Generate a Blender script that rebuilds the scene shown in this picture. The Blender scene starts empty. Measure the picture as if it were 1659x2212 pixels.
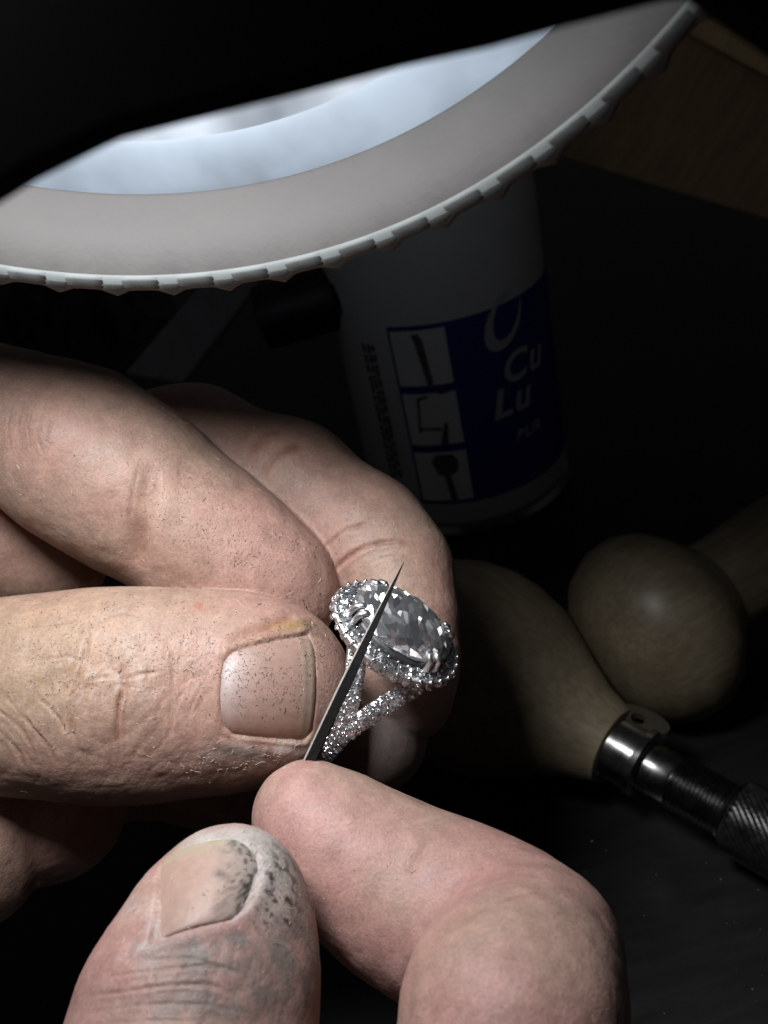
import bpy, bmesh, math, random
import numpy as np
from mathutils import Vector, Matrix
from mathutils.bvhtree import BVHTree

random.seed(7)
rng = np.random.default_rng(11)
sc = bpy.context.scene
def tick(x): pass
col = sc.collection
MM = 0.001
FPX = 2280.0            # focal length in pixels of a 1659 x 2212 picture

# ------------------------------------------------------------------ camera
PITCH, CAMH, ROLL = math.radians(32), 0.171, math.radians(13)
F = Vector((0, math.cos(PITCH), -math.sin(PITCH)))
R0 = Vector((1, 0, 0)); U0 = Vector((0, math.sin(PITCH), math.cos(PITCH)))
R = R0 * math.cos(ROLL) - U0 * math.sin(ROLL)
U = R0 * math.sin(ROLL) + U0 * math.cos(ROLL)
CAM = Vector((0, 0, CAMH))
cam_d = bpy.data.cameras.new('camera')
cam = bpy.data.objects.new('camera', cam_d); col.objects.link(cam)
cam.matrix_world = Matrix(((R.x, U.x, -F.x, CAM.x), (R.y, U.y, -F.y, CAM.y), (R.z, U.z, -F.z, CAM.z), (0, 0, 0, 1)))
cam_d.sensor_width = 36; cam_d.lens = 36 * FPX / 2212
cam_d.clip_start = 0.005; cam_d.clip_end = 20
cam_d.dof.use_dof = True; cam_d.dof.focus_distance = 0.133; cam_d.dof.aperture_fstop = 42
sc.camera = cam

# ------------------------------------------------------------------ light
w = bpy.data.worlds.new('World'); sc.world = w; w.use_nodes = True
w.node_tree.nodes['Background'].inputs[0].default_value = (0.92, 0.95, 1.0, 1)
w.node_tree.nodes['Background'].inputs[1].default_value = 0.0115
sc.view_settings.view_transform = 'Standard'; sc.view_settings.look = 'None'
sc.view_settings.exposure = 0; sc.view_settings.gamma = 1
sc.render.engine = 'CYCLES'
sc.cycles.max_bounces = 14; sc.cycles.transmission_bounces = 12; sc.cycles.glossy_bounces = 6
sc.cycles.diffuse_bounces = 3; sc.cycles.sample_clamp_indirect = 4.0
sc.cycles.caustics_reflective = False; sc.cycles.caustics_refractive = False
sc.cycles.blur_glossy = 0.3

def wv(p):              # viewing frame in mm (x right, y down, z away) -> world metres
    return CAM + (R * p[0] - U * p[1] + F * p[2]) * MM
def px(u, v, z):        # picture point + depth in mm -> viewing frame in mm
    return np.array([(u - 829.5) / FPX * z, (v - 1106) / FPX * z, z])
def P(u, v, z): return wv(px(u, v, z))
def dirw(d): return R * d[0] - U * d[1] + F * d[2]
def ground(u, v, h=0.0):
    d = P(u, v, 100) - CAM
    t = (h - CAM.z) / d.z
    return CAM + d * t
RM = np.array([[R.x, -U.x, F.x], [R.y, -U.y, F.y], [R.z, -U.z, F.z]])
def to_world(a): return (a @ RM.T) * MM + np.array(CAM)

# lamp placement (viewing frame, mm)
LC = np.array([-31.0, -60.0, 63.0]); LR = 64.5
la, lb = 1.0, -0.052
LN = np.array([math.sin(lb), math.cos(lb) * math.sin(la), -math.cos(lb) * math.cos(la)])
lamp_pos = np.array([-45.0, -58.0, 55.5])
ld = bpy.data.lights.new('lamp_light', 'AREA'); ld.shape = 'DISK'; ld.size = 0.044
ld.energy = 0.080; ld.color = (0.985, 0.985, 1.0); ld.spread = math.radians(104)
lo = bpy.data.objects.new('lamp_light', ld); col.objects.link(lo)
lo.location = wv(lamp_pos)
aim = wv(px(620, 1480, 138))
lo.rotation_euler = (aim - lo.location).to_track_quat('-Z', 'Y').to_euler()

# ------------------------------------------------------------------ materials
def mat(name):
    m = bpy.data.materials.new(name); m.use_nodes = True
    nt = m.node_tree; return m, nt, nt.nodes['Principled BSDF']
def N(nt, t, **kw):
    n = nt.nodes.new(t)
    for k, v in kw.items():
        if k in n.inputs: n.inputs[k].default_value = v
        else: setattr(n, k, v)
    return n
def simple(name, colr, rough=0.5, metal=0.0, nscale=0, namt=0.0, bump=0.0, bscale=0, stretch=None, spec=None):
    m, nt, b = mat(name)
    b.inputs['Base Color'].default_value = (*colr, 1); b.inputs['Roughness'].default_value = rough
    b.inputs['Metallic'].default_value = metal
    if spec is not None: b.inputs['Specular IOR Level'].default_value = spec
    tc = N(nt, 'ShaderNodeTexCoord'); mp = N(nt, 'ShaderNodeMapping')
    nt.links.new(tc.outputs['Object'], mp.inputs[0])
    if stretch: mp.inputs['Scale'].default_value = stretch
    if nscale:
        n = N(nt, 'ShaderNodeTexNoise', Scale=nscale, Detail=6.0, Roughness=0.6)
        nt.links.new(mp.outputs[0], n.inputs['Vector'])
        mx = N(nt, 'ShaderNodeMix', data_type='RGBA')
        mx.inputs[6].default_value = (*[c * (1 - namt) for c in colr], 1)
        mx.inputs[7].default_value = (*[min(1, c * (1 + namt)) for c in colr], 1)
        nt.links.new(n.outputs[0], mx.inputs[0]); nt.links.new(mx.outputs[2], b.inputs['Base Color'])
        mr = N(nt, 'ShaderNodeMapRange'); mr.inputs[3].default_value = max(0, rough - .12); mr.inputs[4].default_value = min(1, rough + .15)
        nt.links.new(n.outputs[0], mr.inputs[0]); nt.links.new(mr.outputs[0], b.inputs['Roughness'])
    if bump:
        n2 = N(nt, 'ShaderNodeTexNoise', Scale=bscale, Detail=4.0)
        nt.links.new(mp.outputs[0], n2.inputs['Vector'])
        bp = N(nt, 'ShaderNodeBump', Strength=bump, Distance=0.0003)
        nt.links.new(n2.outputs[0], bp.inputs['Height']); nt.links.new(bp.outputs[0], b.inputs['Normal'])
    return m

def skin_material():
    m, nt, b = mat('skin')
    L = nt.links.new
    at = N(nt, 'ShaderNodeAttribute', attribute_name='tint')
    tc = N(nt, 'ShaderNodeTexCoord')
    n1 = N(nt, 'ShaderNodeTexNoise', Scale=420.0, Detail=8.0, Roughness=0.68)
    L(tc.outputs['Object'], n1.inputs['Vector'])
    mr = N(nt, 'ShaderNodeMapRange'); mr.inputs[1].default_value = .3; mr.inputs[2].default_value = .7
    mr.inputs[3].default_value = .84; mr.inputs[4].default_value = 1.14
    L(n1.outputs[0], mr.inputs[0])
    n3 = N(nt, 'ShaderNodeTexNoise', Scale=2600.0, Detail=3.0, Roughness=0.7)
    L(tc.outputs['Object'], n3.inputs['Vector'])
    mr3 = N(nt, 'ShaderNodeMapRange'); mr3.inputs[1].default_value = .3; mr3.inputs[2].default_value = .7
    mr3.inputs[3].default_value = .83; mr3.inputs[4].default_value = 1.14
    L(n3.outputs[0], mr3.inputs[0])
    mu = N(nt, 'ShaderNodeMath', operation='MULTIPLY'); L(mr.outputs[0], mu.inputs[0]); L(mr3.outputs[0], mu.inputs[1])
    vm = N(nt, 'ShaderNodeVectorMath', operation='SCALE')
    L(at.outputs['Color'], vm.inputs[0]); L(mu.outputs[0], vm.inputs['Scale'])
    L(vm.outputs[0], b.inputs['Base Color'])
    vo = N(nt, 'ShaderNodeTexVoronoi', Scale=1700.0, feature='DISTANCE_TO_EDGE')
    # a little warp so that the skin cells are uneven
    wn = N(nt, 'ShaderNodeTexNoise', Scale=500.0, Detail=2.0)
    L(tc.outputs['Object'], wn.inputs['Vector'])
    wsc = N(nt, 'ShaderNodeVectorMath', operation='SCALE'); wsc.inputs['Scale'].default_value = 0.0012
    L(wn.outputs['Color'], wsc.inputs[0])
    wad = N(nt, 'ShaderNodeVectorMath', operation='ADD'); L(tc.outputs['Object'], wad.inputs[0]); L(wsc.outputs[0], wad.inputs[1])
    L(wad.outputs[0], vo.inputs['Vector'])
    sm = N(nt, 'ShaderNodeMapRange'); sm.inputs[1].default_value = 0; sm.inputs[2].default_value = .18
    L(vo.outputs['Distance'], sm.inputs[0])
    ad = N(nt, 'ShaderNodeMath', operation='MULTIPLY_ADD'); ad.inputs[1].default_value = 0.7
    L(sm.outputs[0], ad.inputs[0]); L(n3.outputs[0], ad.inputs[2])
    ad2 = N(nt, 'ShaderNodeMath', operation='ADD'); L(ad.outputs[0], ad2.inputs[0]); L(n1.outputs[0], ad2.inputs[1])
    bp = N(nt, 'ShaderNodeBump', Strength=0.22, Distance=0.00011)
    L(ad.outputs[0], bp.inputs['Height']); L(bp.outputs[0], b.inputs['Normal'])
    rr = N(nt, 'ShaderNodeMapRange'); rr.inputs[1].default_value = .3; rr.inputs[2].default_value = .7
    rr.inputs[3].default_value = .44; rr.inputs[4].default_value = .66
    L(n1.outputs[0], rr.inputs[0]); L(rr.outputs[0], b.inputs['Roughness'])
    b.inputs['Subsurface Weight'].default_value = 0.4
    b.inputs['Subsurface Radius'].default_value = (1.0, 0.42, 0.25)
    b.inputs['Subsurface Scale'].default_value = 0.0011
    b.inputs['Specular IOR Level'].default_value = 0.45
    return m
M = {}
M['skin'] = skin_material()
def nail_material():
    m, nt, b = mat('nail'); L = nt.links.new
    at = N(nt, 'ShaderNodeAttribute', attribute_name='tint'); tc = N(nt, 'ShaderNodeTexCoord')
    n = N(nt, 'ShaderNodeTexNoise', Scale=900.0, Detail=6.0, Roughness=.7); L(tc.outputs['Object'], n.inputs['Vector'])
    mr = N(nt, 'ShaderNodeMapRange'); mr.inputs[1].default_value = .3; mr.inputs[2].default_value = .7; mr.inputs[3].default_value = .86; mr.inputs[4].default_value = 1.1
    L(n.outputs[0], mr.inputs[0])
    vm = N(nt, 'ShaderNodeVectorMath', operation='SCALE'); L(at.outputs['Color'], vm.inputs[0]); L(mr.outputs[0], vm.inputs['Scale'])
    L(vm.outputs[0], b.inputs['Base Color'])
    bp = N(nt, 'ShaderNodeBump', Strength=.25, Distance=.00008); L(n.outputs[0], bp.inputs['Height']); L(bp.outputs[0], b.inputs['Normal'])
    b.inputs['Roughness'].default_value = .5; b.inputs['Subsurface Weight'].default_value = .25
    b.inputs['Subsurface Scale'].default_value = .0008; b.inputs['Subsurface Radius'].default_value = (1, .6, .5)
    return m
M['nail'] = nail_material()
M['filing'] = simple('steel_filings', (0.012, 0.011, 0.010), .55, .3)
M['flake'] = simple('dry_skin_flakes', (0.62, 0.52, 0.46), .6)
M['platinum'] = simple('platinum', (0.85, 0.85, 0.87), .38, 1.0, 900, .25)
M['bead'] = simple('polished_bead', (0.97, 0.97, 0.98), .15, 1.0)
M['basket'] = simple('dull_shaded_platinum', (0.16, 0.16, 0.17), .55, .8, 900, .3)  # platinum darkened to carry the shade of the gap below the stone
M['file_steel'] = simple('dark_file_steel', (0.014, 0.015, 0.014), .6, 0, 1500, .6, .4, 4000, spec=.12)
M['file_edge'] = simple('bright_file_edge', (0.7, 0.7, 0.68), .5, .6, 2500, .4)
def gem(name, fs, tilt, glassy, gr, stretch=False):
    """clear stone: glass skin plus a lobe broken into many small inner facets"""
    m, nt, b = mat(name); L = nt.links.new
    nt.nodes.remove(b); out = nt.nodes['Material Output']
    tc = N(nt, 'ShaderNodeTexCoord'); geo = N(nt, 'ShaderNodeNewGeometry')
    lobes = []
    for k, (sc_, tl) in enumerate(((fs, tilt), (fs * 2.2, tilt * 1.45))):
        vo = N(nt, 'ShaderNodeTexVoronoi', Scale=sc_); mp = N(nt, 'ShaderNodeMapping'); mp.inputs['Rotation'].default_value = (.4, .9 + k, .6); mp.inputs['Scale'].default_value = (1, .42, .8) if stretch else (1, 1, 1)
        L(tc.outputs['Object'], mp.inputs[0]); L(mp.outputs[0], vo.inputs['Vector'])
        sb = N(nt, 'ShaderNodeVectorMath', operation='SUBTRACT'); sb.inputs[1].default_value = (.5, .5, .5); L(vo.outputs['Color'], sb.inputs[0])
        sl = N(nt, 'ShaderNodeVectorMath', operation='SCALE'); sl.inputs['Scale'].default_value = tl; L(sb.outputs[0], sl.inputs[0])
        ad = N(nt, 'ShaderNodeVectorMath', operation='ADD'); L(geo.outputs['Normal'], ad.inputs[0]); L(sl.outputs[0], ad.inputs[1])
        no = N(nt, 'ShaderNodeVectorMath', operation='NORMALIZE'); L(ad.outputs[0], no.inputs[0])
        gs = N(nt, 'ShaderNodeBsdfGlossy', Roughness=gr); gs.inputs[0].default_value = (1, 1, 1, 1) if k else (.93, .97, 1, 1)
        L(no.outputs[0], gs.inputs['Normal']); lobes.append(gs)
    m0 = N(nt, 'ShaderNodeMixShader'); m0.inputs[0].default_value = .5; L(lobes[0].outputs[0], m0.inputs[1]); L(lobes[1].outputs[0], m0.inputs[2])
    gl = N(nt, 'ShaderNodeBsdfGlass', IOR=2.4, Roughness=0.0); gl.inputs[0].default_value = (.95, .97, 1, 1)
    m1 = N(nt, 'ShaderNodeMixShader'); m1.inputs[0].default_value = glassy; L(m0.outputs[0], m1.inputs[1]); L(gl.outputs[0], m1.inputs[2])
    df = N(nt, 'ShaderNodeBsdfDiffuse'); df.inputs[0].default_value = (.55, .58, .62, 1)
    m2 = N(nt, 'ShaderNodeMixShader'); m2.inputs[0].default_value = .075; L(m1.outputs[0], m2.inputs[1]); L(df.outputs[0], m2.inputs[2])
    L(m2.outputs[0], out.inputs[0])
    return m
M['gem'] = gem('centre_diamond', 800.0, 1.8, .1, .34, True)
M['pave'] = gem('pave_diamond', 1500.0, 1.2, .2, .2)
M['dish'] = simple('grey_white_plastic', (0.078, 0.074, 0.071), .7, 0, 70, .5, .2, 900)
M['tab'] = simple('pale_rim_plastic', (0.185, 0.20, 0.20), .75, spec=.15)
M['black'] = simple('black_plastic', (0.008, 0.008, 0.009), .5)
M['black_rough'] = simple('black_matt', (0.004, 0.004, 0.004), .85, spec=.1)
M['bench'] = simple('dark_bench', (0.015, 0.0155, 0.016), .3, 0, 60, .4, .12, 260, (1, 4, 1))
M['boxwood'] = simple('boxwood', (0.21, 0.165, 0.105), .5, 0, 160, .55, .5, 700, (1, 3, 1))
def wood(name, colr, dark, ang):
    m, nt, b = mat(name); L = nt.links.new
    tc = N(nt, 'ShaderNodeTexCoord'); ro = N(nt, 'ShaderNodeVectorRotate'); ro.rotation_type = 'Z_AXIS'; ro.inputs['Angle'].default_value = -ang
    mp = N(nt, 'ShaderNodeMapping'); mp.inputs['Scale'].default_value = (.10, 1, 1)
    L(tc.outputs['Object'], ro.inputs['Vector']); L(ro.outputs[0], mp.inputs[0])
    n1 = N(nt, 'ShaderNodeTexNoise', Scale=900.0, Detail=5.0, Roughness=.65); L(mp.outputs[0], n1.inputs['Vector'])
    n2 = N(nt, 'ShaderNodeTexNoise', Scale=90.0, Detail=5.0, Roughness=.6); L(tc.outputs['Object'], n2.inputs['Vector'])
    mu = N(nt, 'ShaderNodeMath', operation='MULTIPLY'); L(n1.outputs[0], mu.inputs[0]); L(n2.outputs[0], mu.inputs[1])
    mr = N(nt, 'ShaderNodeMapRange'); mr.inputs[1].default_value = .14; mr.inputs[2].default_value = .36; L(mu.outputs[0], mr.inputs[0])
    mx = N(nt, 'ShaderNodeMix', data_type='RGBA'); mx.inputs[6].default_value = (*dark, 1); mx.inputs[7].default_value = (*colr, 1)
    L(mr.outputs[0], mx.inputs[0]); L(mx.outputs[2], b.inputs['Base Color'])
    rr = N(nt, 'ShaderNodeMapRange'); rr.inputs[3].default_value = .3; rr.inputs[4].default_value = .55; L(n2.outputs[0], rr.inputs[0]); L(rr.outputs[0], b.inputs['Roughness'])
    bp = N(nt, 'ShaderNodeBump', Strength=.1, Distance=.0002); L(n1.outputs[0], bp.inputs['Height']); L(bp.outputs[0], b.inputs['Normal'])
    return m
M['plank'] = simple('bench_plank', (0.78, 0.52, 0.27), .55, 0, 60, .4, .3, 300, (1, 8, 1))
M['chrome'] = simple('nickel_ferrule', (0.42, 0.42, 0.41), .2, 1.0, 300, .2)
M['blacksteel'] = simple('blackened_steel', (0.20, 0.20, 0.20), .26, 1.0, 500, .4)
M['bar'] = simple('grey_steel_bar', (0.22, 0.215, 0.21), .5, .1, 200, .3)
M['white_print'] = simple('white_print', (0.74, 0.75, 0.72), .5, 0, 120, .08)
M['blue_print'] = simple('blue_print', (0.028, 0.042, 0.25), .4)
M['dark_print'] = simple('dark_print', (0.02, 0.022, 0.03), .5)
M['grey_print'] = simple('grey_print', (0.12, 0.11, 0.10), .5)
M['letter'] = simple('pale_lettering', (0.5, 0.51, 0.53), .5)

# ------------------------------------------------------------------ mesh helpers
def link(o, parent=None):
    col.objects.link(o)
    if parent is not None:
        o.parent = parent; o.matrix_parent_inverse = parent.matrix_world.inverted()
    return o
def tag(o, label=None, cat=None, group=None, kind=None):
    if label: o['label'] = label
    if cat: o['category'] = cat
    if group: o['group'] = group
    if kind: o['kind'] = kind
    return o
def mesh_obj(name, verts, faces, material, parent=None, smooth=True, origin=None):
    v = np.array([tuple(a) for a in verts], float) if not isinstance(verts, np.ndarray) else verts
    if origin is None: origin = v.mean(0)
    origin = np.array(origin, float)
    me = bpy.data.meshes.new(name)
    me.from_pydata((v - origin).tolist(), [], [list(f) for f in faces])
    me.update()
    if smooth: me.polygons.foreach_set('use_smooth', np.ones(len(me.polygons), bool))
    if material: me.materials.append(material)
    o = bpy.data.objects.new(name, me); o.location = Vector(origin)
    o.matrix_world = Matrix.Translation(Vector(origin))
    return link(o, parent)
ORG = {}
def bm_obj(name, bm, material, parent=None, smooth=False, origin=None):
    bmesh.ops.recalc_face_normals(bm, faces=bm.faces)
    me = bpy.data.meshes.new(name); bm.to_mesh(me); bm.free()
    v = np.empty(len(me.vertices) * 3); me.vertices.foreach_get('co', v); v = v.reshape(-1, 3)
    o0 = np.array(origin if origin is not None else v.mean(0))
    me.vertices.foreach_set('co', (v - o0).ravel()); me.update()
    if smooth: me.polygons.foreach_set('use_smooth', np.ones(len(me.polygons), bool))
    if material: me.materials.append(material)
    o = bpy.data.objects.new(name, me); o.location = Vector(o0); o.matrix_world = Matrix.Translation(Vector(o0)); ORG[o.name] = Vector(o0)
    return link(o, parent)
def empty(name, loc, label, cat, group=None):
    o = bpy.data.objects.new(name, None); o.location = Vector(loc); o.matrix_world = Matrix.Translation(Vector(loc))
    o.empty_display_size = .005
    link(o); tag(o, label, cat, group); return o
def frame(axis):
    a = Vector(axis).normalized()
    t = Vector((0, 0, 1)) if abs(a.z) < .9 else Vector((1, 0, 0))
    x = a.cross(t).normalized(); y = a.cross(x).normalized()
    return a, x, y
def lathe(name, base, axis, prof, material, parent=None, seg=48, smooth=True, mod=None):
    """prof: list of (distance along axis, radius) in metres"""
    a, x, y = frame(axis); base = Vector(base)
    vs, fs = [], []
    for i, (s, r) in enumerate(prof):
        for j in range(seg):
            t = 2 * math.pi * j / seg
            rr = r * (mod(s, t) if mod else 1)
            vs.append(base + a * s + (x * math.cos(t) + y * math.sin(t)) * rr)
    n = len(prof)
    for i in range(n - 1):
        for j in range(seg):
            k = (j + 1) % seg
            fs.append((i * seg + j, i * seg + k, (i + 1) * seg + k, (i + 1) * seg + j))
    for i, s in ((0, prof[0][0]), (n - 1, prof[-1][0])):
        if prof[i][1] > 1e-6:
            f = [i * seg + j for j in range(seg)]
            fs.append(f if i else f[::-1])
    bm = bmesh.new(); bv = [bm.verts.new(v) for v in vs]
    for f in fs:
        try: bm.faces.new([bv[i] for i in f])
        except ValueError: pass
    bmesh.ops.remove_doubles(bm, verts=bm.verts, dist=1e-7)
    o = bm_obj(name, bm, material, parent, smooth)
    if smooth:
        try: o.data.set_sharp_from_angle(angle=math.radians(38))
        except Exception: pass
    return o
def prism(name, pts, thick_vec, material, parent=None, bevel=0):
    """closed outline of world points extruded along thick_vec"""
    bm = bmesh.new()
    a = [bm.verts.new(Vector(p)) for p in pts]; b = [bm.verts.new(Vector(p) + Vector(thick_vec)) for p in pts]
    n = len(a); bm.faces.new(a); bm.faces.new(b[::-1])
    for i in range(n): bm.faces.new((a[i], b[i], b[(i + 1) % n], a[(i + 1) % n]))
    bmesh.ops.recalc_face_normals(bm, faces=bm.faces)
    if bevel: bmesh.ops.bevel(bm, geom=[e for e in bm.edges], offset=bevel, segments=2, affect='EDGES')
    return bm_obj(name, bm, material, parent)

# ------------------------------------------------------------------ setting
s = .7
b = mesh_obj('bench_top', [(-s, -.3, 0), (s, -.3, 0), (s, 1.1, 0), (-s, 1.1, 0), (-s, -.3, -.03), (s, -.3, -.03), (s, 1.1, -.03), (-s, 1.1, -.03)],
             [(0, 1, 2, 3), (7, 6, 5, 4), (0, 4, 5, 1), (1, 5, 6, 2), (2, 6, 7, 3), (3, 7, 4, 0)], M['bench'], smooth=False)
tag(b, 'black scratched bench top under the hands', kind='structure')

# ------------------------------------------------------------------ implicit hands
def noise3(p, scale, seed):
    q = p * scale; i = np.floor(q).astype(np.int64); f = q - i; f = f * f * (3 - 2 * f)
    def h(a):
        n = (a[:, 0] * 374761393 + a[:, 1] * 668265263 + a[:, 2] * 2147483647 + seed * 1274126177) & 0xFFFFFFFF
        n = ((n ^ (n >> 13)) * 1274126177) & 0xFFFFFFFF
        n = n ^ (n >> 16)
        return (n & 0xFFFFFF) / float(0xFFFFFF)
    out = 0
    for dx in (0, 1):
        wx = f[:, 0] if dx else 1 - f[:, 0]
        for dy in (0, 1):
            wy = f[:, 1] if dy else 1 - f[:, 1]
            for dz in (0, 1):
                wz = f[:, 2] if dz else 1 - f[:, 2]
                out = out + wx * wy * wz * h(i + np.array([dx, dy, dz]))
    return out
VIS = [None]
def fbm(p, scale, seed, oct=4):
    if VIS[0] is not None and len(VIS[0]) == len(p):
        m = VIS[0]; out = np.full(len(p), .5); out[m] = fbm_(p[m], scale, seed, oct); return out
    return fbm_(p, scale, seed, oct)
def fbm_(p, scale, seed, oct=4):
    o, a, t = 0, 1.0, 0
    for k in range(oct):
        o = o + a * noise3(p, scale * 2 ** k, seed + k); t += a; a *= .55
    return o / t

def smin(a, b, k):
    h = np.maximum(k - np.abs(a - b), 0) / k
    return np.minimum(a, b) - h * h * k * .25
def round_cone(p, a, b, r1, r2):
    ba = b - a; l2 = ba @ ba; rr = r1 - r2; a2 = max(l2 - rr * rr, 1e-6); il2 = 1 / l2
    pa = p - a; y = pa @ ba; z = y - l2
    x2 = ((pa * l2 - y[..., None] * ba) ** 2).sum(-1)
    y2 = y * y * l2; z2 = z * z * l2
    k = np.sign(rr) * rr * rr * x2
    d = (np.sqrt(x2 * a2 * il2) + y * rr) * il2 - r1
    c1 = np.sign(z) * a2 * z2 > k
    c2 = np.sign(y) * a2 * y2 < k
    d = np.where(c2, np.sqrt(x2 + y2) * il2 - r1, d)
    d = np.where(c1, np.sqrt(x2 + z2) * il2 - r2, d)
    return d

class Field:
    def __init__(s, lo, hi, h):
        s.lo = np.array(lo, float); s.h = h
        s.n = np.ceil((np.array(hi) - s.lo) / h).astype(int) + 1
        s.ax = [(s.lo[i] + h * np.arange(s.n[i])).astype(np.float32) for i in range(3)]
        s.d = np.full(s.n, 8.0, np.float32)
    def block(s, lo, hi):
        a = np.clip(np.floor((np.array(lo) - s.lo) / s.h).astype(int), 0, s.n)
        b = np.clip(np.ceil((np.array(hi) - s.lo) / s.h).astype(int) + 1, 0, s.n)
        return tuple(slice(int(i), int(j)) for i, j in zip(a, b))
    def tube(s, pts, kin, kout, flat=1.0, fdir=(0, 0, 1)):
        """pts: (u, v, depth, radius mm); flat squeezes the section along fdir"""
        q = [px(*p[:3]) for p in pts]; r = [p[3] for p in pts]
        lo = np.min([a - b for a, b in zip(q, r)], 0) - 6; hi = np.max([a + b for a, b in zip(q, r)], 0) + 6
        B = s.block(lo, hi)
        if any(x.stop <= x.start for x in B): return
        fd = np.array(fdir, np.float32); fd /= np.linalg.norm(fd)
        D = np.full([x.stop - x.start for x in B], 8.0, np.float32)
        for i in range(len(q) - 1):
            rm = max(r[i], r[i + 1]) + 6
            S = s.block(np.minimum(q[i], q[i + 1]) - rm, np.maximum(q[i], q[i + 1]) + rm)
            S = tuple(slice(max(x.start, y.start), min(x.stop, y.stop)) for x, y in zip(S, B))
            if any(x.stop <= x.start for x in S): continue
            X, Y, Z = np.meshgrid(s.ax[0][S[0]], s.ax[1][S[1]], s.ax[2][S[2]], indexing='ij')
            G = np.stack([X, Y, Z], -1)
            a, bb = q[i].astype(np.float32), q[i + 1].astype(np.float32)
            if flat != 1:
                ba = bb - a; t = np.clip(((G - a) @ ba) / (ba @ ba), 0, 1)
                off = ((G - (a + t[..., None] * ba)) @ fd)
                d = round_cone(G + (off * (1 / flat - 1))[..., None] * fd, a, bb, r[i], r[i + 1]) * (0.5 + .5 * flat)
            else:
                d = round_cone(G, a, bb, r[i], r[i + 1])
            T = tuple(slice(x.start - y.start, x.stop - y.start) for x, y in zip(S, B))
            D[T] = smin(D[T], d.astype(np.float32), kin)
        s.d[B] = smin(s.d[B], D, kout)
    def sample(s, V):
        q = (V - s.lo) / s.h; i = np.clip(np.floor(q).astype(int), 0, s.n - 2); f = q - i
        c = {}
        for a in (0, 1):
            for b in (0, 1):
                for e in (0, 1): c[a, b, e] = s.d[i[:, 0] + a, i[:, 1] + b, i[:, 2] + e].astype(float)
        x, y, z = f.T
        x0 = {(b, e): c[0, b, e] * (1 - x) + c[1, b, e] * x for b in (0, 1) for e in (0, 1)}
        y0 = {e: x0[0, e] * (1 - y) + x0[1, e] * y for e in (0, 1)}
        d = y0[0] * (1 - z) + y0[1] * z
        return d, np.stack([s._lin(ax, i, f) for ax in range(3)], 1)
    def _lin(s, ax, i, f):
        if not hasattr(s, 'gr'): s.gr = [np.gradient(s.d, s.h, axis=k) for k in range(3)]
        G = s.gr[ax]; out = 0
        for a in (0, 1):
            for b in (0, 1):
                for e in (0, 1):
                    w_ = (f[:, 0] if a else 1 - f[:, 0]) * (f[:, 1] if b else 1 - f[:, 1]) * (f[:, 2] if e else 1 - f[:, 2])
                    out = out + w_ * G[i[:, 0] + a, i[:, 1] + b, i[:, 2] + e]
        return out
    def mesh(s):
        """surface nets"""
        d = s.d; ins = d < 0
        n = d.shape
        c = np.zeros((n[0] - 1, n[1] - 1, n[2] - 1), np.uint8)
        for a in (0, 1):
            for b in (0, 1):
                for e in (0, 1):
                    c += ins[a:n[0] - 1 + a, b:n[1] - 1 + b, e:n[2] - 1 + e]
        act = (c > 0) & (c < 8)
        idx = np.full(act.shape, -1, np.int64); I = np.argwhere(act); idx[act] = np.arange(len(I))
        acc = np.zeros((len(I), 3)); cnt = np.zeros(len(I))
        cor = [(a, b, e) for a in (0, 1) for b in (0, 1) for e in (0, 1)]
        for p in cor:
            for ax in range(3):
                if p[ax]: continue
                q = list(p); q[ax] = 1
                v0 = d[I[:, 0] + p[0], I[:, 1] + p[1], I[:, 2] + p[2]].astype(float)
                v1 = d[I[:, 0] + q[0], I[:, 1] + q[1], I[:, 2] + q[2]].astype(float)
                m = (v0 < 0) != (v1 < 0)
                t = np.where(m, v0 / np.where(m, v0 - v1, 1), 0)
                pt = np.tile(np.array(p, float), (len(I), 1)); pt[:, ax] += t
                acc[m] += pt[m]; cnt[m] += 1
        V = (I + acc / cnt[:, None]) * s.h + s.lo
        Fs = []
        for ax in range(3):
            o1, o2 = [(1, 2), (2, 0), (0, 1)][ax]
            sl0 = [slice(None)] * 3; sl1 = [slice(None)] * 3
            sl0[ax] = slice(0, n[ax] - 1); sl1[ax] = slice(1, n[ax])
            m = ins[tuple(sl0)] != ins[tuple(sl1)]
            E = np.argwhere(m)
            ok = (E[:, o1] > 0) & (E[:, o2] > 0) & (E[:, o1] < n[o1] - 1) & (E[:, o2] < n[o2] - 1)
            E = E[ok]; sgn = ins[tuple(sl0)][E[:, 0], E[:, 1], E[:, 2]]
            def cell(a, b):
                C = E.copy(); C[:, o1] -= a; C[:, o2] -= b
                return idx[C[:, 0], C[:, 1], C[:, 2]]
            q = np.stack([cell(1, 1), cell(0, 1), cell(0, 0), cell(1, 0)], 1)
            q[~sgn] = q[~sgn][:, ::-1]
            Fs.append(q)
        return V, np.concatenate(Fs)

def np_mesh(name, V, Q):
    me = bpy.data.meshes.new(name)
    me.vertices.add(len(V)); me.vertices.foreach_set('co', V.astype(np.float32).ravel())
    me.loops.add(Q.size); me.loops.foreach_set('vertex_index', Q.astype(np.int32).ravel())
    me.polygons.add(len(Q)); me.polygons.foreach_set('loop_start', np.arange(0, Q.size, Q.shape[1], dtype=np.int32))
    me.update(calc_edges=True)
    return me
def get_co(me):
    a = np.empty(len(me.vertices) * 3, np.float32); me.vertices.foreach_get('co', a); return a.reshape(-1, 3).astype(float)
def get_no(me):
    a = np.empty(len(me.vertices) * 3, np.float32); me.vertex_normals.foreach_get('vector', a); return a.reshape(-1, 3).astype(float)

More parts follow.
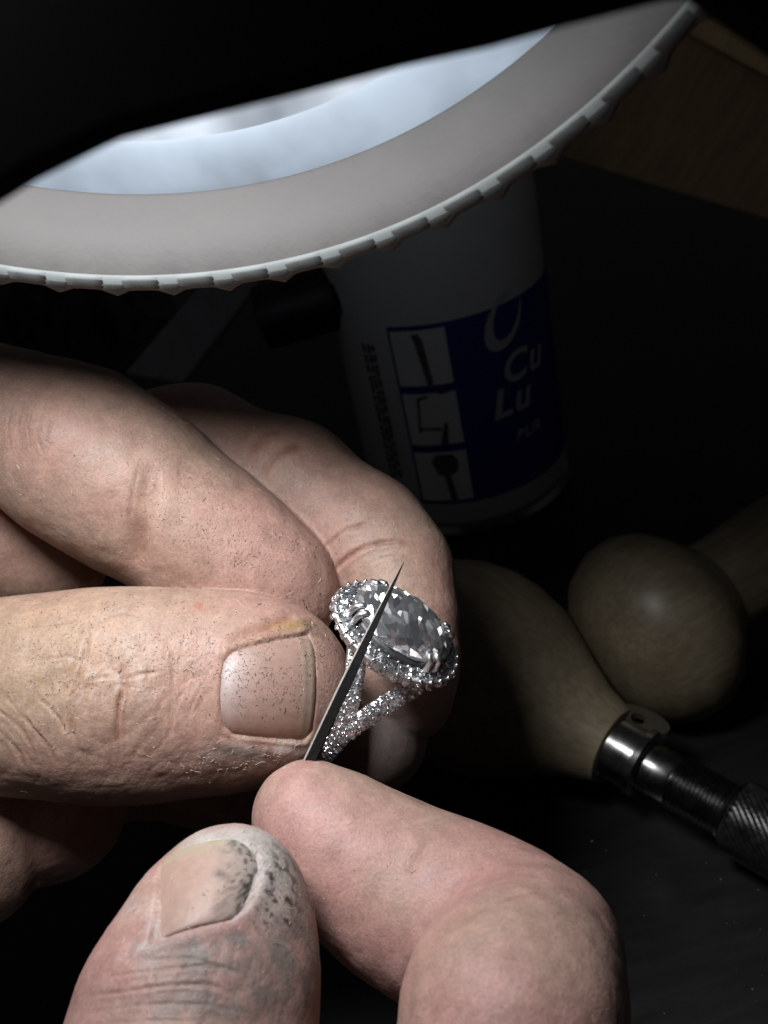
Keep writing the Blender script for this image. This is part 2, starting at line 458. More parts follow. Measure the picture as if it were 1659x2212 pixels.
def seg_dist(uv, poly):
    """distance in picture pixels to a polyline, and the position along it 0..1"""
    best = np.full(len(uv), 1e9); tt = np.zeros(len(uv)); n = len(poly) - 1
    for i in range(n):
        a = np.array(poly[i], float); b = np.array(poly[i + 1], float); ba = b - a
        t = np.clip(((uv - a) @ ba) / (ba @ ba), 0, 1)
        d = np.linalg.norm(uv - (a + t[:, None] * ba), axis=1)
        m = d < best; best[m] = d[m]; tt[m] = (i + t[m]) / n
    return best, tt
def in_poly(uv, poly):
    x, y = uv[:, 0], uv[:, 1]; c = np.zeros(len(uv), bool); n = len(poly)
    for i in range(n):
        x1, y1 = poly[i]; x2, y2 = poly[(i + 1) % n]
        cond = (y1 > y) != (y2 > y)
        xi = x1 + (y - y1) * (x2 - x1) / (y2 - y1 if y2 != y1 else 1e-9)
        c ^= cond & (x < xi)
    return c
def smooth_poly(pts, n=24):
    p = [np.array(a, float) for a in pts]; p = [2 * p[0] - p[1]] + p + [2 * p[-1] - p[-2]]
    out = []
    m = len(pts) - 1
    for k in range(n):
        t = k / (n - 1) * m; i = min(int(t), m - 1); f = t - i
        a, b, c, d = p[i], p[i + 1], p[i + 2], p[i + 3]
        out.append(.5 * ((2 * b) + (-a + c) * f + (2 * a - 5 * b + 4 * c - d) * f * f + (-a + 3 * b - 3 * c + d) * f ** 3))
    return out

def build_hand(name, field, creases, nails, tint_fn, extra=None, front_limit=None, wrinkle=None):
    tick('mesh0'); V, Q = field.mesh(); tick('mesh1')
    # split every quad in four and settle the points on the implicit surface
    E = np.sort(np.concatenate([Q[:, [i, (i + 1) % 4]] for i in range(4)]), 1)
    key = E[:, 0] * len(V) + E[:, 1]; uk, inv = np.unique(key, return_inverse=True)
    nq, nv = len(Q), len(V)
    em = .5 * (V[uk // nv] + V[uk % nv]); fc = V[Q].mean(1)
    ei = inv.reshape(4, nq) + nv; ci = np.arange(nq) + nv + len(uk)
    V = np.concatenate([V, em, fc])
    Q = np.concatenate([np.stack([Q[:, i], ei[i], ci, ei[i - 1]], 1) for i in range(4)])
    for it in range(2):
        d, g = field.sample(V); V = V - g * (d / np.maximum((g * g).sum(1), .2))[:, None]
    Nn = g / np.linalg.norm(g, axis=1)[:, None]
    me2 = np_mesh(name, V, Q); tick('sub')
    uv = np.c_[V[:, 0] / V[:, 2] * FPX + 829.5, V[:, 1] / V[:, 2] * FPX + 1106]
    vd = -V / np.linalg.norm(V, axis=1)[:, None]
    face = np.clip((Nn * vd).sum(1) * 2.2, 0, 1)
    if front_limit is not None:
        face = face * front_limit(uv, V)
    vis = (face > 0) & (uv[:, 0] > -60) & (uv[:, 0] < 1720) & (uv[:, 1] > -60) & (uv[:, 1] < 2270); VIS[0] = vis
    disp = np.zeros(len(V)); crease = np.zeros(len(V))
    for poly, wpx, dep, *lim in creases:
        if wpx < 9: wpx *= .62; dep *= .72
        pl = smooth_poly(poly, 5 * len(poly))
        bb = np.array(pl); m = (uv[:, 0] > bb[:, 0].min() - 60) & (uv[:, 0] < bb[:, 0].max() + 60) & (uv[:, 1] > bb[:, 1].min() - 60) & (uv[:, 1] < bb[:, 1].max() + 60) & (face > 0)
        if lim: m &= (V[:, 2] > lim[0][0]) & (V[:, 2] < lim[0][1])
        wob = (noise3(V[m], .5, 5) - .5) * 14 + (noise3(V[m], 1.5, 6) - .5) * 5
        d, t = seg_dist(uv[m], pl); d = np.abs(d + wob * .35)
        amp = .55 + .8 * noise3(V[m], .35, 8)
        fade = np.clip(np.minimum(t, 1 - t) * 6, 0.12, 1)
        g = np.exp(-(d / wpx) ** 2) - .25 * np.exp(-((d - 2.2 * wpx) / (1.1 * wpx)) ** 2)
        disp[m] -= g * dep * fade * face[m] * amp
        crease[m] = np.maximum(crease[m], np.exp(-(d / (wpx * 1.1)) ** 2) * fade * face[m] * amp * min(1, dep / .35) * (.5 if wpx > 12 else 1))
    tick('crease'); nail_in = np.zeros(len(V))
    for nl in nails:
        per = nl['outline']; m = (face > 0)
        m &= (uv[:, 0] > np.min(per, 0)[0] - 60) & (uv[:, 0] < np.max(per, 0)[0] + 60) & (uv[:, 1] > np.min(per, 0)[1] - 60) & (uv[:, 1] < np.max(per, 0)[1] + 60)
        if 'zlim' in nl: m &= (V[:, 2] < nl['zlim'])
        u = uv[m]; ins = in_poly(u, per)
        d, _ = seg_dist(u, list(per) + [per[0]])
        df, _ = seg_dist(u, nl['fold'])
        sd = np.where(ins, -d, d)
        k = np.clip(.5 - sd / 9, 0, 1); k = k * k * (3 - 2 * k)
        disp[m] -= k * nl['sink'] * face[m]
        disp[m] += (~ins) * np.exp(-((df - 14) / 17) ** 2) * nl['raise'] * face[m]
        nail_in[m] = np.maximum(nail_in[m], k)
        crease[m] = np.maximum(crease[m], np.exp(-(df / 5) ** 2) * .4)
    # lumps and fine relief of skin
    disp += (fbm(V, .10, 21, 3) - .5) * .9 * (1 - .8 * nail_in)
    disp += (fbm(V, .55, 31, 3) - .5) * .16
    def ridge(q, seed, w_):
        r_ = np.zeros(len(V)); r_[vis] = np.exp(-((noise3(q[vis], 1.0, seed) - .5) / w_) ** 2); return r_
    wr1 = ridge(np.c_[V[:, 0] * .62 + V[:, 1] * .10, V[:, 1] * .17, V[:, 2] * .17], 71, .07)
    wr2 = ridge(np.c_[V[:, 0] * .45 + V[:, 1] * .45, (V[:, 1] - V[:, 0]) * .13, V[:, 2] * .2], 72, .06)
    wr3 = ridge(np.c_[V[:, 0] * 1.6, V[:, 1] * .7, V[:, 2] * .7], 73, .08)
    wm = (wrinkle(uv, V) if wrinkle else 0) * (1 - nail_in)
    wr = wr1 * .6 + wr2 * .5
    disp -= wr * .19 * wm * face + wr3 * .05 * (.3 + wm) * (1 - nail_in)
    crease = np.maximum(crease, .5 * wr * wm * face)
    if extra is not None: disp += extra(uv, V, face)
    base = V.copy()
    V2 = V + Nn * disp[:, None]
    # colour of the skin, with shade in the creases painted in
    tick('disp'); C = tint_fn(uv, V, Nn, crease, face)
    tick('tint'); Wd = to_world(V2); org = Wd.mean(0)
    me2.vertices.foreach_set('co', (Wd - org).astype(np.float32).ravel())
    me2.polygons.foreach_set('use_smooth', np.ones(len(me2.polygons), bool))
    at = me2.attributes.new('tint', 'FLOAT_COLOR', 'POINT')
    at.data.foreach_set('color', np.c_[np.clip(C, 0, 1), np.ones(len(C))].astype(np.float32).ravel())
    me2.materials.append(M['skin']); me2.update()
    o = bpy.data.objects.new(name, me2); o.matrix_world = Matrix.Translation(Vector(org)); link(o)
    # helper for resting things on the skin
    polys = np.empty(len(me2.loops), np.int32); me2.loops.foreach_get('vertex_index', polys)
    polys = polys.reshape(-1, 4); polys = polys[vis[polys].any(1)]
    use = np.unique(polys); remap = np.zeros(len(V), np.int64); remap[use] = np.arange(len(use)); pl = remap[polys].tolist()
    bvh = BVHTree.FromPolygons(Wd[use].tolist(), pl)
    bvh0 = BVHTree.FromPolygons(to_world(base[use]).tolist(), pl)
    VIS[0] = None
    return o, bvh, bvh0
def hit(bvh, u, v):
    d = (P(u, v, 100) - CAM).normalized()
    return bvh.ray_cast(CAM, d)

def build_nail(hand, bvh0, nl):
    """a curved plate: four edge curves (root, free, side_a, side_b) in picture space laid on the finger's own surface"""
    n, m = 26, 26
    root = smooth_poly(nl['root'], n); free = smooth_poly(nl['free'], n)
    sa = smooth_poly(nl['side_a'], m); sb = smooth_poly(nl['side_b'], m)
    UV = np.zeros((m, n, 2))
    for i in range(m):
        t = i / (m - 1)
        for j in range(n):
            q = j / (n - 1)
            UV[i, j] = (1 - t) * root[j] + t * free[j] + (1 - q) * sa[i] + q * sb[i] \
                - ((1 - t) * (1 - q) * root[0] + (1 - t) * q * root[-1] + t * (1 - q) * free[0] + t * q * free[-1])
    u = UV.reshape(-1, 2)
    dep = np.full(len(u), np.nan)
    for k, (a, b) in enumerate(u):
        h = hit(bvh0, a, b)
        if h[0] is not None: dep[k] = (h[0] - CAM).dot(F) / MM
    ok = ~np.isnan(dep); md = np.nanmedian(dep); ok &= np.abs(dep - md) < 6
    uu = (u - u.mean(0)) / 100
    A = np.c_[np.ones(len(u)), uu, uu[:, 0] ** 2, uu[:, 0] * uu[:, 1], uu[:, 1] ** 2]
    cf = np.linalg.lstsq(A[ok], dep[ok], rcond=None)[0]
    z = (A @ cf).reshape(m, n)
    top, bot = [], []
    cols = []
    for i in range(m):
        for j in range(n):
            t, q = i / (m - 1), j / (n - 1)
            e = min(t, q * .8, (1 - q) * .8, (1 - t) + .03)          # tucked in at root and sides
            up = -nl.get('tuck', .25) + nl['lift'] * (1 - math.exp(-e / .06))
            up += .03 * math.sin(q * 60)
            pt = px(*UV[i, j], z[i, j] + nl.get('arch', .9) * (2 * q - 1) ** 2 - .25); ray = pt / np.linalg.norm(pt)
            top.append(pt - ray * up); bot.append(pt - ray * (up - .45))
            cols.append(nl['colour'](t, q, UV[i, j]))
    V = to_world(np.array(top + bot)); K = m * n; fs = []
    for i in range(m - 1):
        for j in range(n - 1):
            a = i * n + j
            fs.append((a, a + 1, a + n + 1, a + n)); fs.append((K + a, K + a + n, K + a + n + 1, K + a + 1))
    ring = [i * n for i in range(m)] + [(m - 1) * n + j for j in range(1, n)] + [i * n + n - 1 for i in range(m - 2, -1, -1)] + [j for j in range(n - 2, 0, -1)]
    for a, b in zip(ring, ring[1:] + ring[:1]): fs.append((a, b, K + b, K + a))
    bm = bmesh.new(); bv = [bm.verts.new(x) for x in V]
    for f in fs: bm.faces.new([bv[i] for i in f])
    o = bm_obj('fingernail', bm, M['nail'], hand, True)
    at = o.data.attributes.new('tint', 'FLOAT_COLOR', 'POINT')
    at.data.foreach_set('color', np.array([(*c, 1) for c in cols + cols], np.float32).ravel())
    return o

# ---- left hand
fl = Field((-118, -34, 112), (14, 66, 205), 0.56)
# middle finger, behind
fl.tube([(-260, 1000, 176, 10.5), (150, 985, 171, 9.4), (420, 975, 167, 9.6), (625, 1050, 163, 9.3), (785, 1165, 159, 8.9), (850, 1235, 156, 8.4)], 5, 1)
fl.tube([(850, 1235, 156, 8.4), (872, 1330, 153, 7.4), (876, 1440, 151, 7.0), (886, 1510, 152, 6.0)], 3, 2.5)
# ring finger, its tip under the ring
fl.tube([(150, 1450, 178, 9), (450, 1560, 170, 8.6), (700, 1605, 158, 7.6), (780, 1600, 154, 7.4), (815, 1592, 153, 6.7)], 5, .8)
# little finger and the curled heel below the thumb
fl.tube([(-300, 1650, 176, 12), (200, 1660, 176, 8), (470, 1690, 172, 6.4), (505, 1745, 171, 4.5)], 5, 1)
fl.tube([(-250, 1640, 158, 15), (20, 1690, 155, 12), (90, 1735, 153, 10.2), (125, 1745, 153, 8.8)], 5, 2)
fl.tube([(-250, 1700, 150, 16), (-100, 1780, 146, 12), (-75, 1850, 146, 10)], 5, 1)
# palm and wrist (outside the picture)
fl.tube([(-900, 1300, 172, 20), (-480, 1250, 170, 22), (-330, 1420, 170, 20)], 8, 5)
fl.tube([(-380, 1000, 170, 16), (-60, 1150, 166, 11.5), (120, 1210, 166, 8)], 6, 3)
# index
fl.tube([(-420, 860, 170, 13), (-170, 850, 157, 10.6), (-20, 893, 153, 9.4), (80, 934, 151.5, 10.3), (180, 988, 151, 12.1), (285, 1054, 151, 11.8), (345, 1095, 151, 10.6),
         (430, 1158, 150.5, 10.5), (520, 1216, 150, 9.4), (590, 1262, 149.5, 8.0), (628, 1295, 149, 6.4)], 3.2, .8)
# thumb
fl.tube([(-560, 1480, 160, 17), (-250, 1515, 143, 13.6), (0, 1504, 139, 11.7), (140, 1500, 138, 12.3), (260, 1502, 137.5, 12.9), (380, 1496, 137.5, 12.3), (500, 1493, 137.5, 11.6), (570, 1490, 138, 10.4), (622, 1488, 138.5, 6.8)], 4, .35, .84)

thumb_nail_root = [(502, 1404), (484, 1428), (477, 1480), (477, 1530), (486, 1572), (504, 1590)]
thumb_nail_free = [(664, 1368), (677, 1400), (681, 1450), (680, 1520), (672, 1580), (655, 1602)]
thumb_nail_a = [(502, 1404), (540, 1390), (600, 1376), (664, 1368)]
thumb_nail_b = [(504, 1590), (540, 1595), (600, 1600), (655, 1602)]
def thumb_nail_colour(t, q, uv):
    c = np.array((.365, .235, .190)) + np.array((.13, .17, .20)) * math.exp(-((t - .06) / .26) ** 2 - ((q - .3) / .33) ** 2) - np.array((.04, .05, .055)) * min(1, max(0, (q - .62) / .2))  # pale sheen by the root and shade on the lower third painted in
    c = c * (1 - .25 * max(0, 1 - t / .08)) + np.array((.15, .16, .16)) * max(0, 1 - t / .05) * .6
    if t > .86: c = c * .8 + np.array((.45, .42, .30)) * .2
    if .90 < t < .95: c = c * .75
    return c
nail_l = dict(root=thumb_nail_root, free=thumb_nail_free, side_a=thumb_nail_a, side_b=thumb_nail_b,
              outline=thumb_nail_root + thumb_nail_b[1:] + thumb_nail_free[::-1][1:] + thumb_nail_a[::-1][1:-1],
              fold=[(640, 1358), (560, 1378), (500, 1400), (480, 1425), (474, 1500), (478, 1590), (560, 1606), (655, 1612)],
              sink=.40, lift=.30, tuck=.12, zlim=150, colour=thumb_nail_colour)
nail_l['raise'] = .26
cr_l = [
    ([(262, 1400), (268, 1472), (256, 1532), (254, 1591), (257, 1650)], 5.5, .42),
    ([(276, 1484), (271, 1546), (268, 1625)], 4, .26),
    ([(186, 1470), (226, 1463), (268, 1466), (304, 1456), (350, 1450)], 4.5, .30),
    ([(196, 1340), (181, 1424), (162, 1487), (149, 1532), (161, 1591), (185, 1650)], 8, .34),
    ([(362, 1370), (373, 1427), (372, 1502), (362, 1620)], 5, .24),
    ([(402, 1482), (380, 1526), (364, 1600)], 4, .22),
    ([(0, 1490), (45, 1543), (98, 1606), (128, 1660)], 5, .28),
    ([(-20, 1520), (48, 1579), (80, 1640)], 5, .28),
    ([(-20, 1560), (30, 1610), (60, 1665)], 5, .26),
    ([(77, 1500), (125, 1550), (140, 1580)], 4, .22),
    ([(476, 1402), (431, 1424), (418, 1440)], 4, .24),
    ([(462, 1432), (424, 1502), (398, 1560)], 4, .20),
    ([(440, 1470), (410, 1530)], 3.5, .15),
    ([(210, 1345), (260, 1325), (300, 1335)], 5, .18),
    ([(60, 1355), (110, 1350), (176, 1336)], 4, .18),
    ([(30, 1320), (120, 1316), (215, 1312)], 3, .14),
    ([(80, 1425), (150, 1418), (180, 1440)], 4, .18),
    ([(300, 1380), (320, 1430), (312, 1500), (318, 1560)], 4, .14),
    ([(640, 1330), (600, 1345), (530, 1368), (490, 1392)], 11, .34),
    
    # index: fold of the end joint
    ([(326, 980), (320, 1040), (309, 1105), (300, 1175), (306, 1240)], 22, .55),
    ([(345, 1010), (336, 1070), (326, 1140)], 6, .20),
    ([(300, 1010), (286, 1070), (278, 1130)], 7, .20),
    ([(96, 880), (82, 930), (92, 980)], 4, .16), ([(74, 870), (62, 925), (70, 985)], 4, .16),
    ([(52, 865), (40, 920), (48, 985)], 4, .16), ([(30, 860), (18, 915), (24, 980)], 4, .16), ([(112, 895), (100, 935), (108, 965)], 4, .14),
    # middle finger: folds above the ring
    ([(716, 1240), (750, 1206), (795, 1180), (850, 1170), (900, 1178)], 8, .55, (140, 200)),
    ([(700, 1190), (740, 1150), (800, 1130)], 7, .25, (140, 200)),
    ([(560, 1030), (600, 980), (660, 960)], 9, .25, (140, 200)), ([(530, 990), (570, 945), (620, 925)], 9, .2, (140, 200)),
    ([(800, 1215), (850, 1200), (900, 1210)], 5, .15, (140, 200)),
]
def gauss(uv, u, v, su, sv): return np.exp(-((uv[:, 0] - u) / su) ** 2 - ((uv[:, 1] - v) / sv) ** 2)
def tint_left(uv, V, Nn, crease, face):
    n1 = fbm(V, .09, 3, 3); n2 = fbm(V, .5, 9, 3)
    base = np.array((.390, .270, .210)); pink = np.array((.42, .255, .205)); yel = np.array((.40, .288, .19))
    k = np.clip((n1 - .35) / .3, 0, 1)[:, None]
    C = base + (pink - base) * k
    C = C + (yel - C) * np.clip(gauss(uv, 60, 1380, 230, 110) + .6 * gauss(uv, 60, 1500, 200, 120), 0, 1)[:, None] * .7
    C = C + (np.array((.42, .25, .205)) - C) * np.clip(gauss(uv, 600, 1300, 160, 60) + gauss(uv, 620, 1180, 130, 80) + gauss(uv, 720, 1480, 50, 110) + .8 * gauss(uv, 700, 1090, 120, 70), 0, 1)[:, None] * .8
    C *= (1 + .22 * (n2 - .5))[:, None]
    C = C * (1 - .40 * crease[:, None] * np.array((.6, 1.0, 1.15)))  # shade of the creases painted into the skin, slightly reddened
    # worn spots: a scab above the nail, a yellow callus by the nail, pale dust under it
    C = C + (np.array((.36, .14, .08)) - C) * (gauss(uv, 428, 1308, 12, 10) * (n2 > .42))[:, None] * .75
    C = C + (np.array((.34, .22, .07)) - C) * gauss(uv, 630, 1352, 48, 10)[:, None] * .7
    C = C + (np.array((.62, .57, .53)) - C) * (np.clip(1.3 * gauss(uv, 570, 1626, 100, 20), 0, 1) * np.clip((n2 - .32) * 5, 0, 1))[:, None] * .85
    C = C + (np.array((.54, .46, .42)) - C) * (np.clip(gauss(uv, 200, 1470, 170, 80), 0, 1) * np.clip((fbm(V, 1.3, 77, 3) - .50) * 6, 0, 1) * (V[:, 2] < 150))[:, None] * .45  # pale scaly skin, with its dry highlights painted onto the knuckle
    C = C * (1 - .28 * (np.clip(gauss(uv, 60, 920, 70, 60) + gauss(uv, 690, 1350, 60, 60), 0, 1) * np.clip((n2 - .4) * 4, 0, 1)))[:, None]
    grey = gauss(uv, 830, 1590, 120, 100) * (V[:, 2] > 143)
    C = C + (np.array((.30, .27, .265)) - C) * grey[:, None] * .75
    return C
def extra_left(uv, V, face):
    # bulges between folds on the thumb knuckle, flat by the nail root
    k = gauss(uv, 215, 1500, 55, 70) * .35 + gauss(uv, 320, 1510, 45, 90) * .22 - gauss(uv, 425, 1500, 40, 90) * .15
    st = (noise3(np.c_[V[:, 0] * .9, V[:, 1] * .16, V[:, 2] * .16], 1.0, 61) - .5) * .22 * np.clip(gauss(uv, 240, 1510, 220, 150), 0, 1)
    return (k + st) * face * (V[:, 2] < 150)
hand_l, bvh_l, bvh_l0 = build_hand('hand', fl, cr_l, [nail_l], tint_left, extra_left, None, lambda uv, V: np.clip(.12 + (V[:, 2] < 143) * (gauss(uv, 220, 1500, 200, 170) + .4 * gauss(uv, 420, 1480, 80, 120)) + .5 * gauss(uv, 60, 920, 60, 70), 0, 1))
tag(hand_l, 'left hand pinching the diamond ring between thumb and curled fingers', 'hand')
nl_o = build_nail(hand_l, bvh_l0, nail_l)

# ---- right hand
fr = Field((-52, 24, 80), (42, 100, 142), 0.5)
R_THUMB = [(512, 1905, 111.5, 4.6), (498, 1938, 111, 6.2), (480, 2012, 110, 8.2), (456, 2110, 108, 9.6), (414, 2230, 105, 11.2), (372, 2480, 100, 12.6)]
fr.tube([(655, 1757, 126, 5.8), (700, 1797, 125.5, 6.7), (780, 1868, 124.5, 8.2), (880, 1935, 123, 9.3), (1000, 1990, 120.5, 9.8), (1100, 2035, 117, 10.3)], 4, 1)
fr.tube([(1150, 2062, 112, 9.6), (1122, 2130, 106, 9.5), (1106, 2210, 101.5, 9.8), (1090, 2480, 97, 10.8)], 4, 1.6)
fr.tube(R_THUMB, 4, .5, .84)
fr.tube([(360, 2800, 100, 14), (700, 2980, 100, 14), (1090, 2800, 97, 12)], 8, 5)
fr.tube([(372, 2480, 100, 12.6), (360, 2800, 100, 14)], 5, 4)
fr.tube([(1090, 2480, 97, 11.0), (1090, 2800, 97, 12)], 5, 4)
def tube_dist(V, pts):
    best = np.full(len(V), 1e9)
    for p, q in zip(pts, pts[1:]):
        a, b_ = px(*p[:3]), px(*q[:3]); ba = b_ - a
        t = np.clip(((V - a) @ ba) / (ba @ ba), 0, 1)
        best = np.minimum(best, np.linalg.norm(V - a - t[:, None] * ba, axis=1) - (p[3] + (q[3] - p[3]) * t))
    return best
rn_root = [(324, 2040), (380, 2016), (433, 2000), (499, 1987), (528, 1966)]
rn_free = [(352, 1862), (393, 1834), (459, 1816), (512, 1816), (556, 1846)]
rn_a = [(324, 2040), (335, 1966), (339, 1900), (352, 1862)]
rn_b = [(528, 1966), (554, 1921), (566, 1880), (556, 1846)]
_rngc = np.random.default_rng(3)
def thumb2_colour(t, q, uv):
    c = np.array((.41, .275, .222))
    if t < .3: c = c * (.75 + .25 * t / .3) + np.array((.30, .22, .22)) * .25 * (1 - t / .3)
    if t > .78: c = c + (np.array((.38, .36, .25)) - c) * (t - .78) / .22 * .8
    p = np.array([[uv[0] * .06, uv[1] * .06, 0.]])
    k = float(np.clip((q - .5) * 3, 0, 1)); nn = float(fbm(p, 2.2, 41, 3)[0])
    if k > 0:
        c = c + (np.array((.36, .35, .32)) - c) * k * .7
        c = c * (1 - .85 * k * min(1, max(0, (nn - .53) * 9)))
    p2 = math.exp(-((uv[0] - 475) / 14) ** 2 - ((uv[1] - 1887) / 8) ** 2)
    c = c * (1 - .7 * p2)
    return c
nail_r = dict(root=rn_root, free=rn_free, side_a=rn_a, side_b=rn_b, outline=rn_root + rn_b[1:] + rn_free[::-1][1:] + rn_a[::-1][1:-1],
              fold=rn_root + rn_b[1:3], sink=.38, lift=.28, tuck=.12, zlim=120, colour=thumb2_colour)
nail_r['raise'] = .25
cr_r = [
    ([(190, 2150), (274, 2141), (353, 2130), (449, 2127), (510, 2155)], 6, .3),
    ([(230, 2110), (274, 2104), (367, 2093), (459, 2087), (530, 2110)], 5, .18),
    ([(300, 2076), (406, 2070), (472, 2088), (520, 2100)], 4, .14),
    ([(180, 2190), (300, 2172), (430, 2170), (540, 2190)], 5, .18),
    ([(160, 2215), (300, 2206), (460, 2205)], 5, .16),
    ([(1050, 1958), (1010, 1975), (960, 2012), (905, 2080), (884, 2160)], 14, .22),
    ([(930, 1815), (905, 1850), (880, 1895)], 12, .12),
    ([(1030, 1880), (1000, 1920), (985, 1960)], 8, .16),
    ([(1060, 1950), (1120, 1935), (1180, 1925)], 6, .14),
]
def tint_right(uv, V, Nn, crease, face):
    n1 = fbm(V, .10, 13, 3); n2 = fbm(V, .5, 19, 3); n3 = fbm(V, 1.3, 23, 3)
    base = np.array((.400, .265, .212)); pink = np.array((.44, .250, .220))
    C = base + (pink - base) * np.clip((n1 - .35) / .3, 0, 1)[:, None]
    C = C + (np.array((.44, .255, .225)) - C) * np.clip(gauss(uv, 760, 1800, 170, 90), 0, 1)[:, None] * .6
    C *= (1 + .2 * (n2 - .5))[:, None]
    C = C * (1 - .40 * crease[:, None] * np.array((.55, 1.0, 1.2)))  # crease shade painted into this hand's colour as well
    th = np.clip(2.8 - tube_dist(V, R_THUMB), 0, 1)
    # grey polishing dirt rubbed into the thumb
    d = th * np.clip(gauss(uv, 620, 2060, 130, 160) + gauss(uv, 470, 2060, 170, 55) + .8 * gauss(uv, 430, 2170, 230, 60), 0, 1)
    C = C + (np.array((.17, .145, .128)) - C) * (d * np.clip(.62 + (n2 - .4) * 2.2, .3, 1))[:, None] * .92
    tip = th * np.clip(gauss(uv, 590, 1880, 80, 90) + gauss(uv, 470, 1810, 130, 30), 0, 1)
    C = C + (np.array((.44, .42, .39)) - C) * tip[:, None] * .85
    sp = th * np.clip(gauss(uv, 600, 1900, 60, 70) + gauss(uv, 600, 1980, 40, 50), 0, 1) * np.clip((n3 - .53) * 10, 0, 1)
    C = C * (1 - .85 * sp[:, None])
    dl, _ = seg_dist(uv, [(300, 2052)] + list(rn_root) + list(rn_b[1:]))
    C = C + (np.array((.50, .43, .42)) - C) * (th * np.exp(-((dl - 3) / 5) ** 2) * np.clip((n3 - .3) * 3, 0, 1))[:, None] * .7
    sd = th * gauss(uv, 310, 1990, 40, 90)
    C = C + (np.array((.52, .45, .42)) - C) * (sd * np.clip((n2 - .3) * 3, 0, 1))[:, None] * .7
    return C
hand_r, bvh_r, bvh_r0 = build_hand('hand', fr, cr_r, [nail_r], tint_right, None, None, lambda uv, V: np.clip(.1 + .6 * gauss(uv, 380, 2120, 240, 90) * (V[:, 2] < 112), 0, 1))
tag(hand_r, 'right hand with dirty thumbnail steadying the dark file at the bottom', 'hand')
nr_o = build_nail(hand_r, bvh_r0, nail_r)

tick('hands')
# ------------------------------------------------------------------ diamond ring
PH = math.radians(38)
rA = np.array([math.cos(math.radians(34)), math.sin(math.radians(34)), 0.0])
ip = np.array([math.sin(math.radians(34)), -math.cos(math.radians(34)), 0.0])
rN = ip * math.cos(PH) + np.array([0, 0, -math.sin(PH)])
rL = -ip * math.sin(PH) + np.array([0, 0, -math.cos(PH)])
H = px(856, 1366, 132.5)
RS = 9.6
O = H - rN * (RS + 3.0) + rA * 1.4
def rp(a, l, n, o=H): return wv(o + rA * a + rL * l + rN * n)
ring = empty('ring', wv(O - rN * RS), 'diamond ring with oval centre stone, halo and split shank held by thumb', 'ring')
def hull_obj(name, pts, material, parent, origin=None):
    bm = bmesh.new()
    for p in pts: bm.verts.new(p)
    r = bmesh.ops.convex_hull(bm, input=bm.verts)
    dead = [g for g in r['geom_interior'] if isinstance(g, bmesh.types.BMVert)]
    bmesh.ops.delete(bm, geom=dead, context='VERTS')
    return bm_obj(name, bm, material, parent, origin=origin)
def brilliant(a, b, crown, pav, n=8):
    pts = []
    for i in range(n):
        t = 2 * math.pi * i / n; t2 = t + math.pi / n
        pts.append((.50 * a * math.cos(t), .50 * b * math.sin(t), crown))
        pts.append((.70 * a * math.cos(t2), .70 * b * math.sin(t2), crown * .86))
        if n > 8: pts.append((.87 * a * math.cos(t), .87 * b * math.sin(t), crown * .60))
        pts.append((.5 * a * math.cos(t), .5 * b * math.sin(t), -pav * .56))
    for i in range(2 * n):
        t = 2 * math.pi * i / (2 * n)
        pts.append((a * math.cos(t), b * math.sin(t), .12 * crown)); pts.append((a * math.cos(t), b * math.sin(t), -.08 * crown))
    pts.append((.1 * a, 0, -pav)); pts.append((-.1 * a, 0, -pav))
    return pts
SA, SB = 6.9, 4.9
stone = hull_obj('centre_stone', [rp(p[0] * random.uniform(.96, 1.0), p[1] * random.uniform(.96, 1.0), p[2] * random.uniform(.93, 1.04) + 2.0) for p in brilliant(SA, SB, 2.0, 3.6, 12)], M['gem'], ring)
# halo: a rounded channel ring with stones and grain beads
def oval_channel(name, a, b, half, top, bot, parent, material):
    bm = bmesh.new(); seg = 72; rows = []
    prof = [(-half, bot), (-half, top - .15), (-half + .15, top), (half - .15, top), (half, top - .15), (half * .75, bot)]
    for i in range(seg):
        t = 2 * math.pi * i / seg
        nx, ny = b * math.cos(t), a * math.sin(t); l = math.hypot(nx, ny); nx /= l; ny /= l
        rows.append([bm.verts.new(rp(a * math.cos(t) + nx * s, b * math.sin(t) + ny * s, h)) for s, h in prof])
    for i in range(seg):
        r1, r2 = rows[i], rows[(i + 1) % seg]
        for k in range(len(prof)):
            kk = (k + 1) % len(prof)
            bm.faces.new((r1[k], r2[k], r2[kk], r1[kk]))
    return bm_obj(name, bm, material, parent, False)
HA, HB = 7.75, 5.75
halo = oval_channel('halo', HA, HB, 1.15, .35, -.9, ring, M['platinum'])
bm = bmesh.new(); rws = []
for (aa_, bb_, hh_) in ((HA - .9, HB - .9, .1), (SA * .985, SB * .985, 1.0), (SA * .96, SB * .96, 1.75), (5.6, 3.7, -.2), (4.9, 3.1, -2.6)):
    rws.append([bm.verts.new(rp(aa_ * math.cos(2 * math.pi * j / 60), bb_ * math.sin(2 * math.pi * j / 60), hh_)) for j in range(60)])
for r1_, r2_ in zip(rws, rws[1:]):
    for j in range(60): bm.faces.new((r1_[j], r1_[(j + 1) % 60], r2_[(j + 1) % 60], r2_[j]))
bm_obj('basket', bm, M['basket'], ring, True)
gallery = oval_channel('gallery', 6.2, 4.2, .55, -2.2, -3.3, ring, M['platinum'])
small = [Vector(p) * MM for p in brilliant(1, 1, .36, .7, 6)]
bmS = bmesh.new()
for p in small: bmS.verts.new(p)
rS = bmesh.ops.convex_hull(bmS, input=bmS.verts)
bmesh.ops.delete(bmS, geom=[g for g in rS['geom_interior'] if isinstance(g, bmesh.types.BMVert)], context='VERTS')
bmesh.ops.recalc_face_normals(bmS, faces=bmS.faces)
small_me = bpy.data.meshes.new('pave_stone'); bmS.to_mesh(small_me); bmS.free(); small_me.materials.append(M['pave'])
